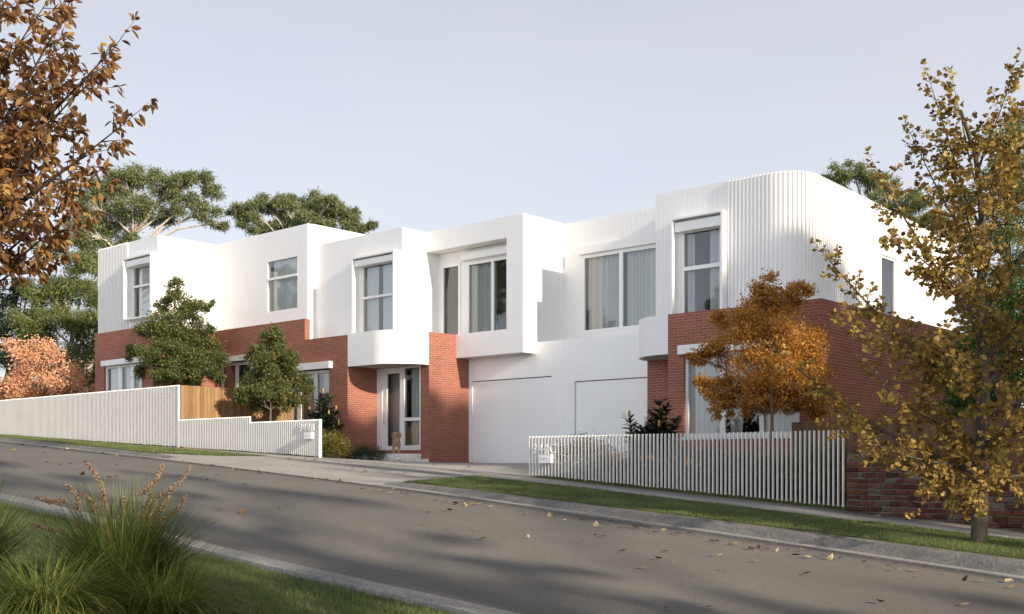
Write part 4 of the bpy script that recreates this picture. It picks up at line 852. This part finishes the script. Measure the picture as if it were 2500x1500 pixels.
for k, u in enumerate([1475, 1530, 1600, 1680]):
    x = at(u, 19.6); b = (x, 19.6, gz(x, 19.6)); n = 260; C = np.array([b]) + NP.normal(size=(n, 3)) * [.12, .12, .03]; C[:, 2] += .12 + NP.random(n) * .25; A = unit(n) * .6; A[:, 2] = abs(A[:, 2]) + .6
    t = thing('kangaroo_paw', 'orange flowering clump behind the open slats, number %s from the left'.replace('number %s', ['first', 'second', 'third', 'fourth'][k]), 'flowering plant', b, 'orange flowering clumps')
    leaves('foliage', M['lf_dark'], C, A, unit(n), .16, T_LONG[0], T_LONG[1], NP.random(n), t, b)
    for q_ in range(9):
        c0 = np.array(b) + np.array([NP.normal() * .15, NP.normal() * .12, .42 + NP.random() * .16]); fm = MB(); fm.tube([tuple(b), tuple((np.array(b) + c0) / 2), tuple(c0)], [.004, .003, .003], 4, cap=False)
        for w_ in range(6): d_ = NP.normal(size=3) * .02 + np.array([0, 0, .012 * w_]); fm.tube([tuple(c0), tuple(c0 + d_ * .6), tuple(c0 + d_ + [0, 0, .02])], [.004, .012, .005], 4)
        fm.build('flower', M['orange'], t, origin=b)

# ---- ornamental tufts beside the near kerb
def ribbons(P0, az, el, ln, curl, w, seg=7, nz=None):
    n = len(P0); V = np.zeros((n, (seg + 1) * 2, 3)); p = P0.copy(); e = el.copy(); side = np.stack([-np.sin(az), np.cos(az), np.zeros(n)], 1)
    for i in range(seg + 1):
        ww = w * (1 - (i / seg) ** 1.6) * .5 + .0004; V[:, 2*i] = p - side * ww[:, None]; V[:, 2*i+1] = p + side * ww[:, None]
        d = np.stack([np.cos(e) * np.cos(az), np.cos(e) * np.sin(az), np.sin(e)], 1); p = p + d * (ln / seg)[:, None]; e = e - curl / seg
        az = az + NP.normal(size=n) * .04
    return V, [(2*i, 2*i+1, 2*i+3, 2*i+2) for i in range(seg)]
def mesh_np(name, V, faces, mt, tint, parent=None, origin=(0,0,0)):
    n, k, _ = V.shape; V = V.reshape(-1, 3) - np.asarray(origin); li = np.concatenate([np.asarray(f) for f in faces]); fl = [len(f) for f in faces]; st_ = np.concatenate([[0], np.cumsum(fl)[:-1]]); nl = len(li)
    me = bpy.data.meshes.new(name); me.vertices.add(len(V)); me.vertices.foreach_set('co', V.astype(np.float32).ravel()); me.loops.add(n * nl)
    me.loops.foreach_set('vertex_index', (li[None] + (np.arange(n) * k)[:, None]).ravel().astype(np.int32)); me.polygons.add(n * len(faces))
    me.polygons.foreach_set('loop_start', (st_[None] + (np.arange(n) * nl)[:, None]).ravel().astype(np.int32)); me.update(calc_edges=True); me.materials.append(mt); setattr_tint(me, np.repeat(tint, k))
    o = bpy.data.objects.new(name, me); COL.objects.link(o)
    if parent is not None: put(o, parent, origin)
    else: o.location = origin
    return o
def tuft(label, u, D, n, lo, hi, elo, ehi, curl, spikes, w=.012, rad=.19, tsh=0):
    p = pt(u, 1100, D); b = (p.x, p.y, gz(p.x, p.y) - .01); t = thing('grass_tuft', label, 'ornamental grass', b, 'ornamental grass tufts')
    P0 = np.tile(np.array(b), (n, 1)); a0 = NP.random(n) * 2 * np.pi; r0 = rad * np.sqrt(NP.random(n)); P0[:, 0] += r0 * np.cos(a0); P0[:, 1] += r0 * np.sin(a0)
    az = a0 + NP.normal(size=n) * .5; el = np.radians(NP.uniform(elo, ehi, n)); ln = NP.uniform(lo, hi, n)
    cu = NP.uniform(curl[0], curl[1], n)
    V, F = ribbons(P0, az, el, ln, cu, np.full(n, w) * NP.uniform(.6, 1.2, n), 8)
    gzv = gz(b[0], b[1]) + .01; V[:, :, 2] = np.maximum(V[:, :, 2], gzv + NP.random((n, 1)) * .06)
    mesh_np('blades', V, F, M['tuft'], np.clip(NP.beta(1.6, 2.4, n) + tsh, 0, 1), t, b)
    for (su, sv, bu, bv) in spikes:        # flower spikes: tip and lower end
        p1 = pt(su, sv, D); p0 = pt(bu, bv, D); s0 = Vector(b); c = MB(); mid = p0.lerp(s0, .5); 
        og = (p1 - p0).orthogonal() * .08; cv = [p0.lerp(p1, f_) + og * math.sin(math.pi * f_) for f_ in (.25, .5, .75)]; c.tube([s0, mid, p0] + cv + [p1], [.005, .005, .005, .005, .0045, .004, .003], 5); c.build('flower_stalk', M['stem'], t, origin=b)
        ln_ = (p1 - p0).length; k = int(ln_ * 900); f = NP.random(k); C = np.array(p0) + f[:, None] * (np.array(p1) - np.array(p0)) + (np.array((p1 - p0).orthogonal()) * .08)[None] * np.sin(np.pi * f)[:, None] + NP.normal(size=(k, 3)) * .011 * (1.25 - .7 * f)[:, None]
        OCT = [(0,0,-.5),(.5,0,0),(0,.5,0),(-.5,0,0),(0,-.5,0),(0,0,.5)]; OF = [(0,2,1),(0,3,2),(0,4,3),(0,1,4),(5,1,2),(5,2,3),(5,3,4),(5,4,1)]
        leaves('flower_spike', M['flower'], C, unit(k), unit(k), .0155, OCT, OF, NP.random(k), t, b)
sp = [(205,1125,255,1240),(165,1183,190,1240),(300,1215,290,1275),(195,1205,235,1250),(398,1135,335,1210),(465,1138,380,1215),(368,1200,325,1280),(455,1210,365,1285),(415,1210,355,1265),(90,1215,160,1225),(78,1277,150,1295)]
tuft('tall green ornamental grass tuft with pinkish cream flower spikes in the lower left', 300, 9.4, 2400, .7, 1.25, 35, 89, (.1, 1.3), sp)
tuft('low arching yellow green grass tuft in the bottom left corner', 110, 8.3, 2000, .5, .95, 40, 88, (1.0, 2.8), [], w=.010, tsh=.12)
tuft('ornamental grass tuft cut by the left edge above the corner tuft', -70, 10.2, 800, .7, 1.2, 35, 88, (.2, 1.4), [])
tuft('arching grass tuft leaning over the lawn right of the flower spikes', 400, 8.9, 1500, .5, 1.0, 20, 80, (.6, 2.0), [], w=.0085, tsh=.12)

# ---- lawns
def lawn(name, label, n, xr, yr, hl, w, cond=None, seed=1):
    g_ = np.random.default_rng(seed); x = g_.uniform(*xr, n); y = g_.uniform(*yr, n)
    if cond is not None: k = cond(x, y); x, y = x[k], y[k]
    cl = np.sin(x * 3.1 + 1.3 * np.sin(y * 2.3)) * np.sin(y * 3.7 + x) * .5 + .5
    n = len(x); z = np.array([gz(a, b_) for a, b_ in zip(x, y)]); az = g_.random(n) * 6.283; h = hl * g_.uniform(.55, 1.25, n) * (.75 + .45 * cl); t = g_.uniform(.1, .9, n); s = np.stack([-np.sin(az), np.cos(az)], 1) * (w / 2)
    V = np.zeros((n, 3, 3)); V[:, 0] = np.stack([x - s[:, 0], y - s[:, 1], z], 1); V[:, 1] = np.stack([x + s[:, 0], y + s[:, 1], z], 1); V[:, 2] = np.stack([x + np.cos(az) * h * t, y + np.sin(az) * h * t, z + h], 1)
    o = mesh_np(name, V, [(0, 1, 2)], M['grass'], np.clip(g_.beta(2, 2.5, n) + .2 * (cl - .5), 0, 1)); tag(o, label, 'grass', kind='stuff'); return o
lawn('verge_grass', 'green lawn in the foreground beside the near kerb', 150000, (-11, -3.5), (2.6, 7.1), .055, .006, lambda x, y: (x > -1.15 * y * 1.25 - 5) & (x < -.55 * y), 2)
lawn('verge_grass_far', 'green lawn behind the tufts along the near kerb', 50000, (-20, -10), (3.6, 7.1), .05, .008, None, 3)
lawn('strip_grass', 'green grass strip between kerb and footpath at the right', 90000, (-16.6, -2.5), (15.0, 16.8), .05, .008, lambda x, y: x > -16.25 + .35 * (y - 15) / 1.8 , 4)
lawn('strip_grass_left', 'thin green grass strip below the solid slat fence', 50000, (-46, -23.2), (15.0, 16.8), .05, .012, lambda x, y: x < -25.6 + (y - 15) / 1.8 * 2.3, 5)
lawn('fence_grass', 'short grass growing under the open slats', 9000, (-15.9, -8.5), (18.45, 19.0), .045, .008, None, 6)
bpy.data.objects['verge_grass_far'].name = 'distant_verge_grass'; bpy.data.objects['strip_grass_left'].name = 'narrow_strip_grass'

# ---- fallen leaves, each one an object
def ground_hit(u, v):
    t = (u - CXP) / FPX; d = Vector((FX + t * RX, FY + t * RY, (HYP - v) / FPX)); lo, hi = 6, 90
    for k in range(600):
        D = 6 + k * .12; p = d * D
        if p.z < gz(p.x, p.y): return p, D
    return None, None
protos = []
for k in range(5):
    r = random.Random(40 + k); me = MB(); n = 8; cu = [.5, .2, .9, .35, .05][k]; pts = []
    W_ = [.0, .2, .32, .36, .34, .28, .18, .08, 0]
    for i in range(9):
        y = i / 8 - .5; w = W_[i] * (1 + .25 * ((i % 2) - .5)); zc = cu * (y * y) * .9
        for sx in (-1, -.5, 0, .5, 1): me.v.append((sx * w, y, zc + cu * .6 * abs(sx) * w + r.uniform(-.02, .02)))
    for i in range(8):
        for j in range(4): a = i * 5 + j; me.f.append((a, a + 1, a + 6, a + 5))
    o = me.build('fallen_leaf', M['fallen']); protos.append((o.data, cu)); bpy.data.objects.remove(o)
tmesh = []; tmesh_t = {}
for d_, cu in protos:
    for ti_, tv in enumerate((.05, .35, .65, .95)):
        e = d_.copy(); tmesh_t[e.name] = ti_; setattr_tint(e, [tv] * len(e.vertices)); tmesh.append((e, cu))
Z7 = [(35,155),(180,205),(250,215),(310,230),(375,238),(435,243),(470,230),(515,233),(585,237),(545,253),(645,253),(370,215),(750,275),(765,303),(860,308),(940,310),(980,305),(1040,340),(1150,330),(1170,360),(1280,360),(1250,375),(1290,387),(1350,377),(1410,395),(1470,385),(1520,390),(1600,392),(1530,405),(1610,415),(1640,428),(1705,418),(1775,427),(1800,435),(1875,432),(1920,447),(1960,457),(2030,483),(2065,490),(2155,508),(2205,508),(2285,490),(2290,533),(2340,525),(2410,512),(2400,543),(2470,545),(2325,620),(2110,680),(2070,590),(1720,552),(1665,608),(1570,672),(1430,560),(1245,450),(1300,450),(1150,488),(795,455),(650,467),(495,475),(445,407),(265,278),(125,296),(105,375),(260,400),(1995,945),(1720,955)]
Z7b = [(60,1107),(110,1145),(150,1112),(190,1155),(270,1150),(320,1165),(370,1158),(515,1188),(570,1203),(690,1215),(700,1195),(715,1233),(825,1237),(855,1267),(1015,1258),(1130,1285),(1240,1305),(1285,1303),(1390,1300),(1420,1335),(175,1257),(615,1437),(1130,1445),(470,890),(600,903),(770,925),(1310,970)]
Z8 = [(440,925),(520,885),(595,922),(700,935),(740,920),(1118,992),(1070,1030),(1195,1050),(1605,1065),(1665,945),(1555,940),(1890,990),(2240,1005),(820,1130),(700,1135),(950,1155),(1000,1165),(1175,1228),(1235,1245),(1330,1228),(1400,1228),(1490,1235),(1345,1253),(1390,1258),(1455,1268),(1555,1275),(1640,1257),(1625,1282),(1920,1338),(2030,1355),(2110,1375),(2210,1387),(2300,1395),(2350,1380),(2200,1353),(358,1420),(135,1060)]
Z0 = [(100,310),(150,310),(25,400),(340,392),(430,405),(510,402),(600,475),(320,322),(740,323),(690,313),(845,340),(905,343),(985,345),(1045,357),(1060,375),(1165,372),(1325,390),(1430,408),(1490,412),(1540,412),(1475,435),(1690,443),(1665,450),(1570,487),(1500,527),(1555,525),(1775,555),(1600,735),(1760,765),(2035,725),(1880,465),(1765,487),(790,503),(840,503),(845,412),(50,255),(165,265),(240,273),(320,275),(400,290),(450,298),(490,298),(600,305),(315,197),(405,200),(620,213),(770,230),(890,235),(1470,278),(1530,282)]
spots = [(1000 + a / 2.749, 1150 + b_ / 2.749) for a, b_ in Z7] + [(1900 + a / 2.473, 900 + b_ / 2.473) for a, b_ in Z7b] + [(600 + a / 4.123, 900 + b_ / 4.123) for a, b_ in Z8] + [(a / 2.969, 1000 + b_ / 2.969) for a, b_ in Z0]
r8 = random.Random(8); kl = 0
for (u, v) in spots:
    p, D = ground_hit(u, v)
    if p is None or D > 60: continue
    me, cu = r8.choice(tmesh); sz = r8.uniform(.075, .14) * (1.25 if D > 25 else 1)
    o = bpy.data.objects.new('fallen_leaf', me); COL.objects.link(o)
    o.rotation_euler = (r8.uniform(-.25, .25) + (r8.random() < .12) * 1.0, r8.uniform(-.25, .25), r8.random() * 6.28); o.scale = (sz, sz * 1.1, sz); o.location = (p.x, p.y, gz(p.x, p.y) + .012 + .15 * sz)
    tone = ['dark brown', 'tan brown', 'light tan', 'pale cream'][tmesh_t[me.name]]
    on = ('asphalt near the far kerb, ' if p.y > 12.4 else 'open asphalt, ') + ('right half' if u > 1250 else 'left half') if YN < p.y < YG else ('gutter or kerb' if p.y < YK else 'concrete driveway and footpath')
    tag(o, '%s fallen leaf on the %s' % (tone, on), 'leaf', '%s fallen leaves on the %s' % (tone, on)); kl += 1
print('leaves', kl)

# ---- the dog on the entry landing
def dog():
    bx, by = at(967, 23.35), 23.35; b = Vector((bx, by, .273)); t = thing('dog', 'small curly tan dog standing on the landing of the entry steps, facing the street', 'dog', tuple(b))
    tc = Vector((-bx, -by, 0)).normalized(); rt = Vector((RX, RY, 0)); fw = (tc + rt * .12).normalized(); sd = Vector((-fw.y, fw.x, 0)) * -1   # sd = viewer's right-ish
    W3 = lambda f, s, z: fw * f + sd * s + Vector((0, 0, z))
    V = []; E = []; Rd = []
    def v(p, r): V.append(p); Rd.append(r); return len(V) - 1
    def e(*c): 
        for a, c_ in zip(c[:-1], c[1:]): E.append((a, c_))
    pel = v(W3(-.27, -.05, .36), .080); mid = v(W3(-.12, -.02, .35), .092); ch = v(W3(.04, 0, .355), .105); nk = v(W3(.09, .0, .46), .080); hd = v(W3(.11, .0, .555), .092); mz = v(W3(.195, .0, .535), .052); ms = v(W3(.235, .0, .522), .036)
    e(pel, mid, ch, nk, hd, mz, ms)
    tf = v(W3(.09, 0, .615), .060); e(hd, tf)
    for s in (-.075, .075):
        a = v(W3(.04, s, .25), .050); k = v(W3(.045, s, .13), .038); f_ = v(W3(.05, s, .035), .036); toe = v(W3(.085, s, .024), .030); e(ch, a, k, f_, toe)
        a = v(W3(-.26, s - .04, .25), .058); k = v(W3(-.22, s - .04, .19), .042); hk = v(W3(-.31, s - .04, .11), .030); f_ = v(W3(-.29, s - .04, .035), .030); toe = v(W3(-.26, s - .04, .024), .027); e(pel, a, k, hk, f_, toe)
        er = v(W3(.09, s * 1.25, .575), .036); e2 = v(W3(.095, s * 1.6, .52), .046); e3 = v(W3(.10, s * 1.55, .455), .036); e(hd, er, e2, e3)
    tl = v(W3(-.36, -.05, .43), .028); t2 = v(W3(-.38, -.06, .50), .036); e(pel, tl, t2)
    me = bpy.data.meshes.new('body'); me.from_pydata([tuple(p) for p in V], E, []); o = bpy.data.objects.new('body', me); COL.objects.link(o); o.parent = t
    sk = o.modifiers.new('skin', 'SKIN'); sk.use_smooth_shade = True
    for i, rr_ in enumerate(Rd): me.skin_vertices[0].data[i].radius = (rr_, rr_)
    me.skin_vertices[0].data[pel].use_root = True
    su = o.modifiers.new('sub', 'SUBSURF'); su.levels = 3; su.render_levels = 3
    tx = bpy.data.textures.new('curl', 'CLOUDS'); tx.noise_scale = .03; dm = o.modifiers.new('d', 'DISPLACE'); dm.texture = tx; dm.strength = .034; dm.texture_coords = 'LOCAL'
    me.materials.append(M['fur'])
    bpy.context.view_layer.update(); dg = bpy.context.evaluated_depsgraph_get(); me2 = bpy.data.meshes.new_from_object(o.evaluated_get(dg)); o.modifiers.clear(); o.data = me2
    if not me2.materials: me2.materials.append(M['fur'])
    def ball(nm, c, r, mt):
        m = MB(); n = 8
        for i in range(1, 6):
            th = math.pi * i / 6
            for k in range(n): a = 6.283 * k / n; m.v.append((r * math.sin(th) * math.cos(a), r * math.sin(th) * math.sin(a), r * math.cos(th)))
        for i in range(4):
            for k in range(n): m.f.append((i*n+k, i*n+(k+1) % n, (i+1)*n+(k+1) % n, (i+1)*n+k))
        m.f.append(tuple(range(n))); m.f.append(tuple(range(4*n, 5*n))[::-1]); ob = m.build(nm, mt, smooth=True); ob.parent = t; ob.location = c; return ob
    ball('nose', W3(.276, .0, .535), .019, M['black'])
    for s in (-.036, .036): ball('eye', W3(.205, s, .582), .0125, M['black'])
    bl = ball('chest_patch', W3(.115, .0, .375), .052, M['fur_pale']); bl.scale = (1, 1, 1.35); t.scale = (1.1, 1.1, 1.08)
dog()

# ---- trees beyond the frame that throw the long shadows and stand mirrored in the windows
B_ = bpy.data.objects
def off_tree(s_, x, y, sc, rz, lab):
    c = copy_tree(s_); c.location = (x, y, gz(x, y)); c.scale = (sc, sc, sc); c.rotation_euler = (0, 0, rz); tag(c, lab, 'tree', 'trees across and down the street')
for k, (x, y, sc_, rz) in enumerate([(.5, 24.5, 1.7, 0), (2, 28.5, 1.8, 1), (1.5, 33, 1.8, 2), (5, 24, 2.0, 3), (6, 30.5, 2.0, 4), (5.5, 36, 2.0, .4), (10, 27, 2.0, 2.2), (9, 20.5, 2.0, .7), (14, 31, 2.1, 1.7)]):
    off_tree(B_['maple_tree.001'], x, y, sc_, rz, 'leafy garden tree beyond the right edge of the view, %s of its kind' % ['nearest', 'second nearest', 'third', 'fourth', 'fifth', 'sixth', 'seventh', 'eighth', 'ninth', 'farthest'][k])
for k, (x, y, sc_, rz) in enumerate([(9, 16.4, 1.25, 3.0), (20, 16.2, 1.4, .4), (2.5, 5.0, .9, 2.0)]):
    off_tree(B_['ginkgo_tree'], x, y, sc_, rz, 'fan-leaved street tree beyond the right edge of the view, %s of its kind' % ['nearest', 'second nearest', 'third', 'fourth', 'fifth', 'sixth', 'seventh', 'eighth', 'ninth', 'farthest'][k])
bx_, by_ = 7.0, 5.6; bz_ = gz(bx_, by_); r9 = random.Random(21)
lob = [(bx_ + r9.uniform(-1.2, 1.2), by_ + [-2.6, 1.1, -.9, 2.6, .3, -1.9, 1.9, -.2, 2.9, -2.9, .9][k], bz_ + 3.0 + k * .82, r9.uniform(.6, .95), r9.uniform(.16, .30), r9.uniform(.14, .24)) for k in range(11)]  # flat, spaced lobes shaped so the shade falls in separate streaks
sl_ = crown_tree('slender_tree', 'slender open tree on the near verge beyond the right edge', 'tree', (bx_, by_, bz_), [(bx_, by_, bz_), (bx_ + .1, by_, bz_ + 4), (bx_ - .1, by_, bz_ + 8), (bx_, by_, bz_ + 12)], lob, M['lf_maple'], M['bark_grey'], 9000, .09, T_STAR, 'trees across and down the street', trunk_r=.16, nclump=10)
for k, (x, y, sc_, rz) in enumerate([(14, 6.3, 1.25, .15), (22, 5.2, 1.5, 3.0), (31, 6.5, 1.75, .2), (11, 6.8, 1.7, 3.3)]):
    c = copy_tree(sl_); c.location = (x, y, gz(x, y)); c.scale = (sc_,) * 3; c.rotation_euler = (0, 0, rz); tag(c, 'unseen slender tree shaped to streak the road with shadow, %s copy' % ['first', 'second', 'third', 'fourth', 'fifth', 'sixth', 'seventh', 'eighth'][k])
for k, (x, y, sc_, rz) in enumerate([(11, 26, 1.1, 0), (9, 21.0, 1.15, 2.6), (17, 33, 1.2, 2), (24, 17, 1.2, 1), (30, 22, 1.3, 2), (16, 21.7, 1.35, 4.4)]):
    off_tree(B_['gum_tree.001'], x, y, sc_, rz, 'tall gum tree beyond the right edge of the view, %s of its kind' % ['nearest', 'second nearest', 'third', 'fourth', 'fifth', 'sixth', 'seventh', 'eighth', 'ninth', 'farthest'][k])
for k, (x, y, sc_, rz) in enumerate([(-58, -10, 1.0, 0), (-80, -14, 1.1, 2), (-42, -18, .9, 4), (-66, -30, 1.2, 1), (-28, -26, 1.0, 3), (-100, -10, 1.2, 5)]):
    off_tree(B_['gum_tree'], x, y, sc_, rz, 'tall gum tree across the street beyond the left edge, %s of its kind' % ['nearest', 'second nearest', 'third', 'fourth', 'fifth', 'sixth', 'seventh', 'eighth', 'ninth', 'farthest'][k])
